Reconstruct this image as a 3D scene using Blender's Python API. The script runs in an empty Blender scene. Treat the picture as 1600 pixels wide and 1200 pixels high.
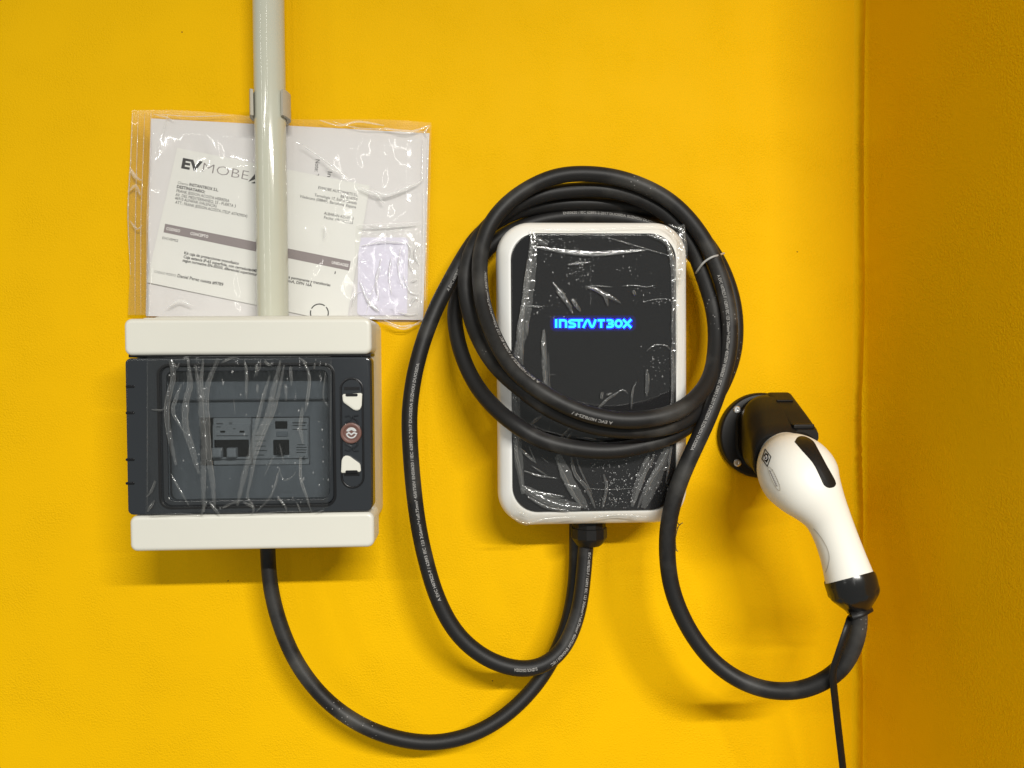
import bpy, bmesh, math, random
from mathutils import Vector, Matrix, noise
from mathutils.bvhtree import BVHTree

random.seed(7)
scene = bpy.context.scene
COL = scene.collection

# ------------------------------------------------------------------ camera
D = 0.59                      # camera to wall, metres
F = 1202.0                    # focal length in photo pixels (1600 wide)
CAM_R = (Matrix.Rotation(math.radians(-2.9), 3, 'Z')
         @ Matrix.Rotation(math.radians(90 - 1.4), 3, 'X')
         @ Matrix.Rotation(math.radians(-0.4), 3, 'Z'))
CAM_P = Vector((0, -D, 0))
cam_data = bpy.data.cameras.new('camera')
cam = bpy.data.objects.new('camera', cam_data)
COL.objects.link(cam)
cam.matrix_world = Matrix.Translation(CAM_P) @ CAM_R.to_4x4()
cam_data.sensor_width = 36
cam_data.lens = 36 * F / 1600
cam_data.clip_start = 0.01
cam_data.clip_end = 50
scene.camera = cam

# ------------------------------------------------------------------ light: ceiling tubes of the garage, plus two added highlight strips
world = bpy.data.worlds.new('World')
scene.world = world
world.use_nodes = True
bg = world.node_tree.nodes['Background']
bg.inputs[0].default_value = (.96, 1.0, .95, 1)
bg.inputs[1].default_value = 0.22


def area(name, loc, target, sx, sy, power, col=(1, .975, .92)):
    l = bpy.data.lights.new(name, 'AREA')
    l.shape = 'RECTANGLE'
    l.size = sx
    l.size_y = sy
    l.energy = power
    l.color = col
    o = bpy.data.objects.new(name, l)
    COL.objects.link(o)
    o.location = loc
    zz = (Vector(loc) - Vector(target)).normalized()      # the lamp shines along -Z, its length stays level
    xx = (Vector((1, 0, 0)) - zz * zz.x).normalized()
    o.rotation_euler = Matrix((xx, zz.cross(xx), zz)).transposed().to_euler()
    return o


area('ceiling_tube', (0.37, -1.35, 0.53), (0.37, -1.35 + .14, 0.53 - .95), 0.62, 0.05, 36)
area('ceiling_tube', (-1.05, -2.0, 0.86), (-1.05, -1.97, 0), 0.85, 0.07, 9)
area('highlight_strip', (-1.75, -1.6, 0.5), (-0.2, 0, 0.1), 0.05, 1.4, 2.5, (1, .97, .92))  # this and the next: upright strips added for thin highlights on the pipe
area('highlight_strip', (-0.25, -2.6, 0.7), (0, 0, 0.1), 0.05, 1.5, 3.0, (1, .97, .92))

vs = scene.view_settings
vs.view_transform = 'Standard'
vs.look = 'None'
vs.exposure = 0.31
vs.gamma = 1.0
vs.use_curve_mapping = False
scene.cycles.transparent_max_bounces = 24
scene.cycles.max_bounces = 10


# ------------------------------------------------------------------ helpers
def at(px, py, d=0.0):
    """photo direction -> the point that stands d millimetres in front of the wall"""
    ray = CAM_R @ Vector(((px - 800) / F, -(py - 600) / F, -1))
    t = (D - d / 1000.0) / ray.y
    return CAM_P + ray * t


def mm(px, d=0):               # size in metres of so many pixels, d mm in front of the wall
    return px * (D - d / 1000.0) / F


def srgb(r, g, b):
    f = lambda c: (c / 255 / 12.92) if c <= 10 else ((c / 255 + .055) / 1.055) ** 2.4
    return (f(r), f(g), f(b), 1)


def link(o, parent=None):
    COL.objects.link(o)
    if parent:
        o.parent = parent
    return o


def mesh(name, verts, faces, mat, parent=None, smooth=True, sharp=None):
    me = bpy.data.meshes.new(name)
    me.from_pydata([tuple(v) for v in verts], [], faces)
    bm = bmesh.new()
    bm.from_mesh(me)
    bmesh.ops.recalc_face_normals(bm, faces=bm.faces)
    bm.to_mesh(me)
    bm.free()
    if smooth:
        for p in me.polygons:
            p.use_smooth = True
        if sharp is not None:
            me.set_sharp_from_angle(angle=math.radians(sharp))
    me.materials.append(mat)
    o = bpy.data.objects.new(name, me)
    link(o, parent)
    return o


def thing(name, label, cat, group=None):
    o = bpy.data.objects.new(name, None)
    o.empty_display_size = .02
    link(o)
    tag(o, label, cat, group)
    return o


def tag(o, label, cat, group=None):
    o['label'] = label
    o['category'] = cat
    if group:
        o['group'] = group
    return o


def rrect(x0, x1, z0, z1, r, n=6):
    """rounded rectangle in X/Z, counter-clockwise, 4*(n+1) points"""
    r = max(1e-5, min(r, (x1 - x0) / 2 - 1e-6, (z1 - z0) / 2 - 1e-6))
    out = []
    for cx, cz, a0 in ((x1 - r, z1 - r, 0), (x0 + r, z1 - r, 90), (x0 + r, z0 + r, 180), (x1 - r, z0 + r, 270)):
        for i in range(n + 1):
            a = math.radians(a0 + 90 * i / n)
            out.append((cx + r * math.cos(a), cz + r * math.sin(a)))
    return out


def rings_mesh(rings, cap0=True, cap1=True, loop=False):
    """rings: lists of 3-D points with equal counts"""
    n = len(rings[0])
    V = [p for r in rings for p in r]
    Fc = []
    m = len(rings)
    for i in range(m if loop else m - 1):
        a, b = i * n, ((i + 1) % m) * n
        for k in range(n):
            k2 = (k + 1) % n
            Fc.append((a + k, a + k2, b + k2, b + k))
    if not loop:
        if cap0:
            Fc.append(tuple(range(n))[::-1])
        if cap1:
            Fc.append(tuple(range((m - 1) * n, m * n)))
    return V, Fc


def ring(rect, r, d, inset=0.0, n=6):
    x0, x1, z0, z1 = rect
    return [Vector((x, -d / 1000.0, z)) for x, z in rrect(x0 + inset, x1 - inset, z0 + inset, z1 - inset, max(r - inset, .0004), n)]


def prect(px0, py0, px1, py1, d):
    """world X/Z rectangle seen at these pixels at depth d"""
    ym, xm = (py0 + py1) / 2, (px0 + px1) / 2
    return (at(px0, ym, d).x, at(px1, ym, d).x, at(xm, py1, d).z, at(xm, py0, d).z)


def rbox(name, rect, r, d0, d1, mat, parent, bev=.001, bev0=0.0, n=6, back_inset=0.0, steps=4):
    rs = [ring(rect, r, d0, back_inset, n)]
    if bev0:
        rs.append(ring(rect, r, d0 + bev0 * 1000, 0, n))
    for i in range(steps + 1):
        a = math.pi / 2 * i / steps
        rs.append(ring(rect, r, d1 - bev * 1000 * (1 - math.sin(a)), bev * (1 - math.cos(a)), n))
    lim = min(rect[1] - rect[0], rect[3] - rect[2]) / 2
    rs.append(ring(rect, r, d1, min(bev * 1.25, (bev + lim) / 2), n))
    V, Fc = rings_mesh(rs)
    return mesh(name, V, Fc, mat, parent, True, 35)


def rframe(name, outer, ro, inner, ri, d0, d1, mat, parent, bev=.0008, n=6):
    b = bev * 1000
    rs = [ring(outer, ro, d0, 0, n), ring(outer, ro, d1 - b, 0, n), ring(outer, ro, d1 - b * .3, bev * .3, n), ring(outer, ro, d1, bev, n), ring(outer, ro, d1, bev * 1.1, n),
          ring(inner, ri + bev * 1.1, d1, -bev * 1.1, n), ring(inner, ri + bev, d1, -bev, n), ring(inner, ri + bev * .3, d1 - b * .3, -bev * .3, n), ring(inner, ri, d1 - b, 0, n), ring(inner, ri, d0, 0, n)]
    V, Fc = rings_mesh(rs, loop=True)
    return mesh(name, V, Fc, mat, parent, True, 35)


def catmull(pts, step):
    """resample a 3-D (or n-D) polyline with centripetal-ish Catmull-Rom"""
    P = [Vector(p) for p in pts]
    P = [P[0] * 2 - P[1]] + P + [P[-1] * 2 - P[-2]]
    out = []
    for i in range(1, len(P) - 2):
        p0, p1, p2, p3 = P[i - 1:i + 3]
        n = max(2, int((p2 - p1).length / step))
        for k in range(n):
            t = k / n
            out.append(.5 * ((2 * p1) + (p2 - p0) * t + (2 * p0 - 5 * p1 + 4 * p2 - p3) * t * t + (3 * p1 - p0 - 3 * p2 + p3) * t ** 3))
    out.append(P[-2].copy())
    return out


def smooth_path(pts, it=6):
    for _ in range(it):
        q = [p.copy() for p in pts]
        for i in range(1, len(pts) - 1):
            q[i] = pts[i] * .5 + (pts[i - 1] + pts[i + 1]) * .25
        pts = q
    return pts


def frames(path):
    T = []
    for i in range(len(path)):
        a, b = path[max(0, i - 1)], path[min(len(path) - 1, i + 1)]
        T.append((b - a).normalized())
    N = [T[0].orthogonal().normalized()]
    for i in range(1, len(path)):
        v = N[-1] - T[i] * N[-1].dot(T[i])
        N.append(v.normalized())
    return T, N


def tube(name, path, r, mat, parent=None, seg=14, flat=1.0, rfun=None):
    T, N = frames(path)
    rs = []
    for i, p in enumerate(path):
        B = T[i].cross(N[i])
        rr = rfun(i / (len(path) - 1)) if rfun else r
        rs.append([p + N[i] * (rr * math.cos(a)) + B * (rr * flat * math.sin(a)) for a in [2 * math.pi * k / seg for k in range(seg)]])
    V, Fc = rings_mesh(rs)
    return mesh(name, V, Fc, mat, parent, True, 60)


def lathe(name, center, axis, prof, mat, parent, seg=32, sharp=35, up=None):
    """prof: (distance along axis, radius) in metres"""
    axis = axis.normalized()
    u = axis.orthogonal().normalized() if up is None else up
    v = axis.cross(u)
    rs = [[center + axis * h + (u * math.cos(a) + v * math.sin(a)) * max(r, 1e-5) for a in [2 * math.pi * k / seg for k in range(seg)]] for h, r in prof]
    V, Fc = rings_mesh(rs)
    return mesh(name, V, Fc, mat, parent, True, sharp)


class MB:
    """collects geometry for one mesh"""
    def __init__(s):
        s.v, s.f = [], []

    def add(s, V, Fc):
        o = len(s.v)
        s.v += [Vector(p) for p in V]
        s.f += [tuple(i + o for i in f) for f in Fc]

    def build(s, name, mat, parent=None, smooth=True, sharp=40):
        return mesh(name, s.v, s.f, mat, parent, smooth, sharp)


_tc = {}


def text2d(body, bold=0.0):
    """flat lettering as 2-D vertices and faces, size 1"""
    key = (body, bold)
    if key in _tc:
        return _tc[key]
    cu = bpy.data.curves.new('lettering', 'FONT')
    cu.body = body
    cu.size = 1
    cu.resolution_u = 2
    cu.offset = bold
    o = bpy.data.objects.new('lettering', cu)
    COL.objects.link(o)
    bpy.context.view_layer.update()
    dg = bpy.context.evaluated_depsgraph_get()
    me = bpy.data.meshes.new_from_object(o.evaluated_get(dg))
    V = [(v.co.x, v.co.y) for v in me.vertices]
    Fc = [tuple(p.vertices) for p in me.polygons]
    bpy.data.objects.remove(o)
    bpy.data.curves.remove(cu)
    bpy.data.meshes.remove(me)
    x0 = min(v[0] for v in V)
    x1 = max(v[0] for v in V)
    _tc[key] = ([(v[0] - x0, v[1]) for v in V], Fc, x1 - x0)
    return _tc[key]


def print_on(mb, body, A, B, h, dfun, bold=0.0):
    """lettering from pixel A to pixel B (baseline), capital height h px, on surface depth dfun(px,py)"""
    V, Fc, w = text2d(body, bold)
    ax, ay = A
    bx, by = B
    L = math.hypot(bx - ax, by - ay)
    ux, uy = (bx - ax) / L, (by - ay) / L
    nx, ny = uy, -ux
    k = h / .72
    out = []
    for x, y in V:
        t = x / w * L
        qx, qy = ax + ux * t + nx * y * k, ay + uy * t + ny * y * k
        out.append(at(qx, qy, dfun(qx, qy)))
    mb.add(out, Fc)


def in_poly(x, y, poly):
    c = False
    j = len(poly) - 1
    for i in range(len(poly)):
        xi, yi = poly[i]
        xj, yj = poly[j]
        if (yi > y) != (yj > y) and x < (xj - xi) * (y - yi) / (yj - yi) + xi:
            c = not c
        j = i
    return c


def slab(name, poly, dfun, thick, mat, parent=None):
    """polygon traced in pixels, as a thin solid plate"""
    top = [at(x, y, dfun(x, y)) for x, y in poly]
    bot = [at(x, y, dfun(x, y) - thick) for x, y in poly]
    V, Fc = rings_mesh([bot, top])
    return mesh(name, V, Fc, mat, parent, False)


def stroke_mesh(mb, pts, w, d, h, closed=False):
    """flat-topped rounded stroke through pixel points, w px wide, raised from d to d+h mm"""
    P = [Vector((x, y)) for x, y in pts]
    if closed:
        P = P + [P[0]]
    left, right = [], []
    for i, p in enumerate(P):
        a = P[i - 1] if i > 0 else (P[-2] if closed else None)
        b = P[i + 1] if i < len(P) - 1 else (P[1] if closed else None)
        t1 = (p - a).normalized() if a is not None else None
        t2 = (b - p).normalized() if b is not None else None
        t = ((t1 or t2) + (t2 or t1)).normalized()
        n = Vector((-t.y, t.x))
        m = n / max(.5, n.dot(Vector((-(t2 or t1).y, (t2 or t1).x))))
        left.append(p + m * w / 2)
        right.append(p - m * w / 2)
    outl = left + right[::-1]
    if closed:
        n = len(left)
        V = [at(q.x, q.y, d + h) for q in left] + [at(q.x, q.y, d + h) for q in right]
        mb.add(V, [(i, i + 1, n + i + 1, n + i) for i in range(n - 1)])
        return
    n = len(left)
    V = [at(q.x, q.y, d + h) for q in left] + [at(q.x, q.y, d + h) for q in right] + [at(q.x, q.y, d) for q in left] + [at(q.x, q.y, d) for q in right]
    Fc = [(i, i + 1, n + i + 1, n + i) for i in range(n - 1)]
    Fc += [(i, i + 1, 2 * n + i + 1, 2 * n + i) for i in range(n - 1)] + [(n + i, n + i + 1, 3 * n + i + 1, 3 * n + i) for i in range(n - 1)]
    Fc += [(0, n, 3 * n, 2 * n), (n - 1, 2 * n - 1, 4 * n - 1, 3 * n - 1)]
    mb.add(V, Fc)


def crease(mb, pts, w, d, hk=.32, step=5, jit=.6, taper=True, dfun=None):
    """a raised blister or fold in the film: tapered ridge w px wide along pixel points"""
    P = catmull([(x, y, 0) for x, y in pts], step)
    n = len(P)
    V, Fc = [], []
    prof = ((-1, 0), (-.62, .62), (0, 1), (.62, .62), (1, 0))
    for i, p in enumerate(P):
        a, b = P[max(0, i - 1)], P[min(n - 1, i + 1)]
        t = (b - a).normalized()
        nx, ny = -t.y, t.x
        u = i / (n - 1)
        ww = w / 2 * (math.sin(math.pi * min(1, max(0, .06 + .88 * u))) ** .6 if taper else 1) * (1 + random.uniform(-.3, .3) * jit)
        hh = mm(ww * 2) * 1000 * hk
        for s, z in prof:
            qx, qy = p.x + nx * s * ww, p.y + ny * s * ww
            dd = (dfun(qx, qy) if dfun else d)
            V.append(at(qx, qy, dd + z * hh))
    for i in range(n - 1):
        for k in range(4):
            Fc.append((i * 5 + k, i * 5 + k + 1, i * 5 + k + 6, i * 5 + k + 5))
    mb.add(V, Fc)


def crease_pair(mb, eb, pts, w, hk, dfun):
    crease(mb, pts, w, 0, hk, 4, .75, True, dfun)
    if w < 3.2:
        return
    P = catmull([(x, y, 0) for x, y in pts], 5)
    for side in (-1, 1):
        if random.random() < .25:
            continue
        a = random.uniform(0, .35)
        b = random.uniform(.55, 1)
        n = len(P)
        q = P[int(a * n):max(int(a * n) + 3, int(b * n))]
        if len(q) < 3:
            continue
        out = []
        for i in range(len(q)):
            t = (q[min(len(q) - 1, i + 1)] - q[max(0, i - 1)]).normalized()
            o = side * w * (.36 + random.uniform(-.05, .05))
            out.append((q[i].x - t.y * o, q[i].y + t.x * o))
        crease(eb, out, random.uniform(.9, 1.7), 0, .45, 3, .8, True, lambda x, y: dfun(x, y) + mm(w) * 1000 * hk * .3)


def bubble(mb, x, y, r, d, hk=.5, squash=1.0):
    V = [at(x, y, d + mm(r) * 1000 * hk)]
    n = 7
    ph = random.random() * 6
    for k in range(n):
        a = ph + 2 * math.pi * k / n
        V.append(at(x + r * math.cos(a), y + r * squash * math.sin(a), d))
    mb.add(V, [(0, k + 1, (k + 1) % n + 1) for k in range(n)])


# ------------------------------------------------------------------ materials
def mat(name, col=(.5, .5, .5, 1), rough=.5, spec=.5, metal=0.0, bump=None, var=None, emit=None, coat=0.0):
    m = bpy.data.materials.new(name)
    m.use_nodes = True
    nt = m.node_tree
    b = nt.nodes['Principled BSDF']
    b.inputs['Base Color'].default_value = col
    b.inputs['Roughness'].default_value = rough
    b.inputs['Specular IOR Level'].default_value = spec
    b.inputs['Metallic'].default_value = metal
    b.inputs['Coat Weight'].default_value = coat
    tc = nt.nodes.new('ShaderNodeTexCoord')
    if var:                        # (scale, strength): uneven colour and gloss
        nz = nt.nodes.new('ShaderNodeTexNoise')
        nz.inputs['Scale'].default_value = var[0]
        nz.inputs['Detail'].default_value = 6
        nt.links.new(tc.outputs['Object'], nz.inputs['Vector'])
        mr = nt.nodes.new('ShaderNodeMapRange')
        mr.inputs['From Min'].default_value = .3
        mr.inputs['From Max'].default_value = .7
        mr.inputs['To Min'].default_value = 1 - var[1]
        mr.inputs['To Max'].default_value = 1 + var[1]
        nt.links.new(nz.outputs['Fac'], mr.inputs['Value'])
        mx = nt.nodes.new('ShaderNodeVectorMath')
        mx.operation = 'SCALE'
        mx.inputs[0].default_value = col[:3]
        nt.links.new(mr.outputs['Result'], mx.inputs['Scale'])
        nt.links.new(mx.outputs['Vector'], b.inputs['Base Color'])
        m2 = nt.nodes.new('ShaderNodeMath')
        m2.operation = 'MULTIPLY'
        m2.inputs[1].default_value = rough
        nt.links.new(mr.outputs['Result'], m2.inputs[0])
        nt.links.new(m2.outputs['Value'], b.inputs['Roughness'])
    if bump:                       # (scale, strength, distance)
        nz = nt.nodes.new('ShaderNodeTexNoise')
        nz.inputs['Scale'].default_value = bump[0]
        nz.inputs['Detail'].default_value = 3
        nt.links.new(tc.outputs['Object'], nz.inputs['Vector'])
        bp = nt.nodes.new('ShaderNodeBump')
        bp.inputs['Strength'].default_value = bump[1]
        bp.inputs['Distance'].default_value = bump[2]
        nt.links.new(nz.outputs['Fac'], bp.inputs['Height'])
        nt.links.new(bp.outputs['Normal'], b.inputs['Normal'])
    if emit:
        b.inputs['Emission Color'].default_value = emit[0]
        b.inputs['Emission Strength'].default_value = emit[1]
    return m


def wall_mat():
    m = mat('yellow_wall_paint', (.78, .40, .002, 1), .6, .05)
    nt = m.node_tree
    b = nt.nodes['Principled BSDF']
    N = nt.nodes.new
    L = nt.links.new
    tc = N('ShaderNodeTexCoord')
    big = N('ShaderNodeTexNoise')
    big.inputs['Scale'].default_value = 5
    big.inputs['Detail'].default_value = 4
    L(tc.outputs['Object'], big.inputs['Vector'])
    cr = N('ShaderNodeValToRGB')
    cr.color_ramp.elements[0].position = .3
    cr.color_ramp.elements[0].color = (.75, .42, .001, 1)
    cr.color_ramp.elements[1].position = .7
    cr.color_ramp.elements[1].color = (.80, .455, .001, 1)
    L(big.outputs['Fac'], cr.inputs['Fac'])
    # sparse dark pinholes
    vo = N('ShaderNodeTexVoronoi')
    vo.inputs['Scale'].default_value = 75
    L(tc.outputs['Object'], vo.inputs['Vector'])
    sep = N('ShaderNodeSeparateColor')
    L(vo.outputs['Color'], sep.inputs['Color'])
    g = N('ShaderNodeMath'); g.operation = 'GREATER_THAN'; g.inputs[1].default_value = .945
    L(sep.outputs['Red'], g.inputs[0])
    s = N('ShaderNodeMath'); s.operation = 'LESS_THAN'; s.inputs[1].default_value = .042
    L(vo.outputs['Distance'], s.inputs[0])
    mu = N('ShaderNodeMath'); mu.operation = 'MULTIPLY'
    L(g.outputs[0], mu.inputs[0]); L(s.outputs[0], mu.inputs[1])
    mx = N('ShaderNodeMix'); mx.data_type = 'RGBA'
    L(mu.outputs[0], mx.inputs['Factor'])
    L(cr.outputs['Color'], mx.inputs['A'])
    mx.inputs['B'].default_value = (.16, .07, .01, 1)
    L(mx.outputs['Result'], b.inputs['Base Color'])
    # roller stipple, stronger in patches
    st = N('ShaderNodeTexNoise'); st.inputs['Scale'].default_value = 760; st.inputs['Detail'].default_value = 2.5
    L(tc.outputs['Object'], st.inputs['Vector'])
    md = N('ShaderNodeTexNoise'); md.inputs['Scale'].default_value = 22; md.inputs['Detail'].default_value = 3
    L(tc.outputs['Object'], md.inputs['Vector'])
    pr = N('ShaderNodeMapRange'); pr.inputs['From Min'].default_value = .35; pr.inputs['From Max'].default_value = .65
    pr.inputs['To Min'].default_value = .25; pr.inputs['To Max'].default_value = 1.0
    L(md.outputs['Fac'], pr.inputs['Value'])
    bp = N('ShaderNodeBump'); bp.inputs['Distance'].default_value = .0008
    L(pr.outputs['Result'], bp.inputs['Strength'])
    L(st.outputs['Fac'], bp.inputs['Height'])
    b2 = N('ShaderNodeBump'); b2.inputs['Strength'].default_value = .25; b2.inputs['Distance'].default_value = .003
    L(md.outputs['Fac'], b2.inputs['Height'])
    L(bp.outputs['Normal'], b2.inputs['Normal'])
    L(b2.outputs['Normal'], b.inputs['Normal'])
    return m


def film_mat(name, white=.02, rough=.08, gloss=1.0, tint=(.97, .97, .96, 1), bump=None):
    """thin clear plastic: transparent, Fresnel gloss, and the slight milkiness of creased film"""
    m = bpy.data.materials.new(name)
    m.use_nodes = True
    nt = m.node_tree
    nt.nodes.remove(nt.nodes['Principled BSDF'])
    N = nt.nodes.new
    L = nt.links.new
    out = nt.nodes['Material Output']
    tr = N('ShaderNodeBsdfTransparent'); tr.inputs[0].default_value = tint
    df = N('ShaderNodeBsdfDiffuse'); df.inputs[0].default_value = (.93, .93, .91, 1)
    m1 = N('ShaderNodeMixShader'); m1.inputs[0].default_value = white
    L(tr.outputs[0], m1.inputs[1]); L(df.outputs[0], m1.inputs[2])
    gl = N('ShaderNodeBsdfGlossy'); gl.inputs['Roughness'].default_value = rough
    fr = N('ShaderNodeFresnel'); fr.inputs[0].default_value = 1.5
    k = N('ShaderNodeMath'); k.operation = 'MULTIPLY'; k.inputs[1].default_value = gloss; k.use_clamp = True
    L(fr.outputs[0], k.inputs[0])
    m2 = N('ShaderNodeMixShader')
    L(k.outputs[0], m2.inputs[0]); L(m1.outputs[0], m2.inputs[1]); L(gl.outputs[0], m2.inputs[2])
    if bump:
        tc = N('ShaderNodeTexCoord')
        nz = N('ShaderNodeTexNoise'); nz.inputs['Scale'].default_value = bump[0]; nz.inputs['Detail'].default_value = .8
        nz.inputs['Distortion'].default_value = 1.2
        L(tc.outputs['Object'], nz.inputs['Vector'])
        bp = N('ShaderNodeBump'); bp.inputs['Strength'].default_value = bump[1]; bp.inputs['Distance'].default_value = bump[2]
        L(nz.outputs['Fac'], bp.inputs['Height'])
        L(bp.outputs['Normal'], gl.inputs['Normal'])
    L(m2.outputs[0], out.inputs['Surface'])
    return m


def cable_mat():
    m = mat('black_rubber', (.016, .015, .014, 1), .5, .28, bump=(900, .15, .0004))
    nt = m.node_tree
    b = nt.nodes['Principled BSDF']
    N = nt.nodes.new
    L = nt.links.new
    tc = N('ShaderNodeTexCoord')
    nz = N('ShaderNodeTexNoise'); nz.inputs['Scale'].default_value = 26; nz.inputs['Detail'].default_value = 8
    L(tc.outputs['Object'], nz.inputs['Vector'])
    cr = N('ShaderNodeValToRGB')
    cr.color_ramp.elements[0].position = .52
    cr.color_ramp.elements[0].color = (.0105, .010, .0098, 1)
    cr.color_ramp.elements[1].position = .74
    cr.color_ramp.elements[1].color = (.05, .048, .044, 1)
    L(nz.outputs['Fac'], cr.inputs['Fac'])
    vo = N('ShaderNodeTexVoronoi'); vo.inputs['Scale'].default_value = 330
    L(tc.outputs['Object'], vo.inputs['Vector'])
    ls = N('ShaderNodeMath'); ls.operation = 'LESS_THAN'; ls.inputs[1].default_value = .14
    L(vo.outputs['Distance'], ls.inputs[0])
    n2 = N('ShaderNodeTexNoise'); n2.inputs['Scale'].default_value = 14
    L(tc.outputs['Object'], n2.inputs['Vector'])
    gt = N('ShaderNodeMath'); gt.operation = 'GREATER_THAN'; gt.inputs[1].default_value = .62
    L(n2.outputs['Fac'], gt.inputs[0])
    mu = N('ShaderNodeMath'); mu.operation = 'MULTIPLY'
    L(ls.outputs[0], mu.inputs[0]); L(gt.outputs[0], mu.inputs[1])
    mx = N('ShaderNodeMix'); mx.data_type = 'RGBA'
    L(mu.outputs[0], mx.inputs['Factor']); L(cr.outputs['Color'], mx.inputs['A'])
    mx.inputs['B'].default_value = (.2, .19, .18, 1)
    L(mx.outputs['Result'], b.inputs['Base Color'])
    return m


WALL = wall_mat()
CREAM = mat('cream_enclosure_plastic', srgb(204, 202, 192), .32, .5, bump=(700, .06, .0003), var=(9, .02))
PVC = mat('grey_pvc', srgb(186, 186, 170), .075, .5, bump=(40, .04, .002), var=(14, .03))
CLIP = mat('grey_clip_plastic', srgb(178, 172, 158), .45, .4)
WHITE = mat('white_charger_plastic', srgb(226, 225, 221), .3, .5, var=(8, .015))
GUNW = mat('warm_white_handle_plastic', srgb(220, 217, 208), .4, .45, bump=(1500, .05, .0002))
BLACKP = mat('black_plastic', (.007, .0065, .006, 1), .45, .26, bump=(1200, .1, .0003))
BLACKG = mat('black_glossy_plastic', (.008, .008, .008, 1), .22, .5)
PANEL = mat('black_acrylic_front', (.012, .012, .013, 1), .05, .5)
RUBBER = cable_mat()
INK_CABLE = mat('faded_white_cable_ink', (.32, .31, .295, 1), .6, .2)
PAPER = mat('white_paper', srgb(214, 211, 210), .7, .2, bump=(30, .15, .003), var=(6, .015))
NOTE = mat('warm_white_paper', srgb(220, 219, 214), .65, .2, bump=(25, .15, .003), var=(6, .015))
CARDM = mat('lavender_white_card', srgb(214, 210, 226), .35, .5)
INK = mat('dark_grey_print', srgb(44, 41, 41), .6, .2)
INKL = mat('mid_grey_print', srgb(128, 120, 120), .6, .2)
BAR = mat('grey_header_print', srgb(134, 124, 124), .6, .2)
INKW = mat('white_print', srgb(232, 228, 226), .6, .2)
SMOKE = mat('smoked_door_plastic', (.022, .025, .029, 1), .14, .5)
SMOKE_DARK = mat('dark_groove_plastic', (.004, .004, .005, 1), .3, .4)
INNER = mat('grey_inner_cover', srgb(172, 176, 181), .5, .3)
BREAKER = mat('light_grey_breaker', srgb(206, 208, 210), .45, .4)
BLACKM = mat('matte_black', (.008, .008, .008, 1), .6, .2)
BROWN = mat('brown_lock_plastic', srgb(104, 74, 66), .3, .5)
CHROME = mat('bright_metal', (.85, .85, .84, 1), .34, .5, metal=1)
LETTER = mat('cyan_lit_letters', (.0, .1, .2, 1), .5, .2, emit=((.02, .72, 1, 1), 1.25))
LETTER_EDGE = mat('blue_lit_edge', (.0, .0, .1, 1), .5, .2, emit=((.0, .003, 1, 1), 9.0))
FILM = film_mat('clear_film', .005, .07, .6, bump=(30, .05, .003))
FILM_CREASE = film_mat('creased_film', .045, .12, 1.5, bump=(200, .3, .002))
FILM_GLINT = film_mat('white_fold_glint', .12, .12, 2.0)  # extra whiteness paints the highlights along fold edges
FILM_BUBBLE = film_mat('air_bubble_film', .10, .2, 1.5)
BAGF = film_mat('clear_bag_plastic', .045, .06, .7, tint=(.99, .99, .985, 1), bump=(26, .25, .006))
BAGB = film_mat('clear_bag_back', .0, .1, .2, tint=(.995, .995, .99, 1))
BAGC = film_mat('creased_bag_plastic', .28, .10, 1.6, tint=(.99, .99, .985, 1), bump=(120, .5, .003))  # milky creases, whitened further so they read as glints
TIE = mat('grey_tie_wire', (.36, .36, .35, 1), .4, .5)


def tinted():
    m = film_mat('smoked_window', .0, .05, 1.0, tint=(.64, .66, .675, 1))
    return m


PANE = tinted()


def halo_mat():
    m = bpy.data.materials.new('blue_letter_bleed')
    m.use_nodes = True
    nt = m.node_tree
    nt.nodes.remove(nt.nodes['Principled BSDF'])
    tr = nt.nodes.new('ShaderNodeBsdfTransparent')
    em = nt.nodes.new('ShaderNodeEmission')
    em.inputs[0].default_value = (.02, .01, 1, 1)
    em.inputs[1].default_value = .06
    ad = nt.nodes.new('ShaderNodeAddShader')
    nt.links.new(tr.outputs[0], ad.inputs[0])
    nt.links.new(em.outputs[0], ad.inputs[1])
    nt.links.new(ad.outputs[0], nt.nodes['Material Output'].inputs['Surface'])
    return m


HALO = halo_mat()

# ------------------------------------------------------------------ the setting: two painted walls
XC = at(1333.5, 600, 0).x
V, Fc = [], []
xs = [-1.6, -.9, -.45, -.2, 0, .15, XC - .05, XC - .012, XC + .01]
zs = [-1.1 + 2.2 * i / 40 for i in range(41)]
for z in zs:
    for x in xs:
        V.append((x, 0, z))
for j in range(40):
    for i in range(len(xs) - 1):
        a = j * len(xs) + i
        Fc.append((a, a + 1, a + len(xs) + 1, a + len(xs)))
wb = mesh('wall_back', V, Fc, WALL, None, False)
wb['kind'] = 'structure'

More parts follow.
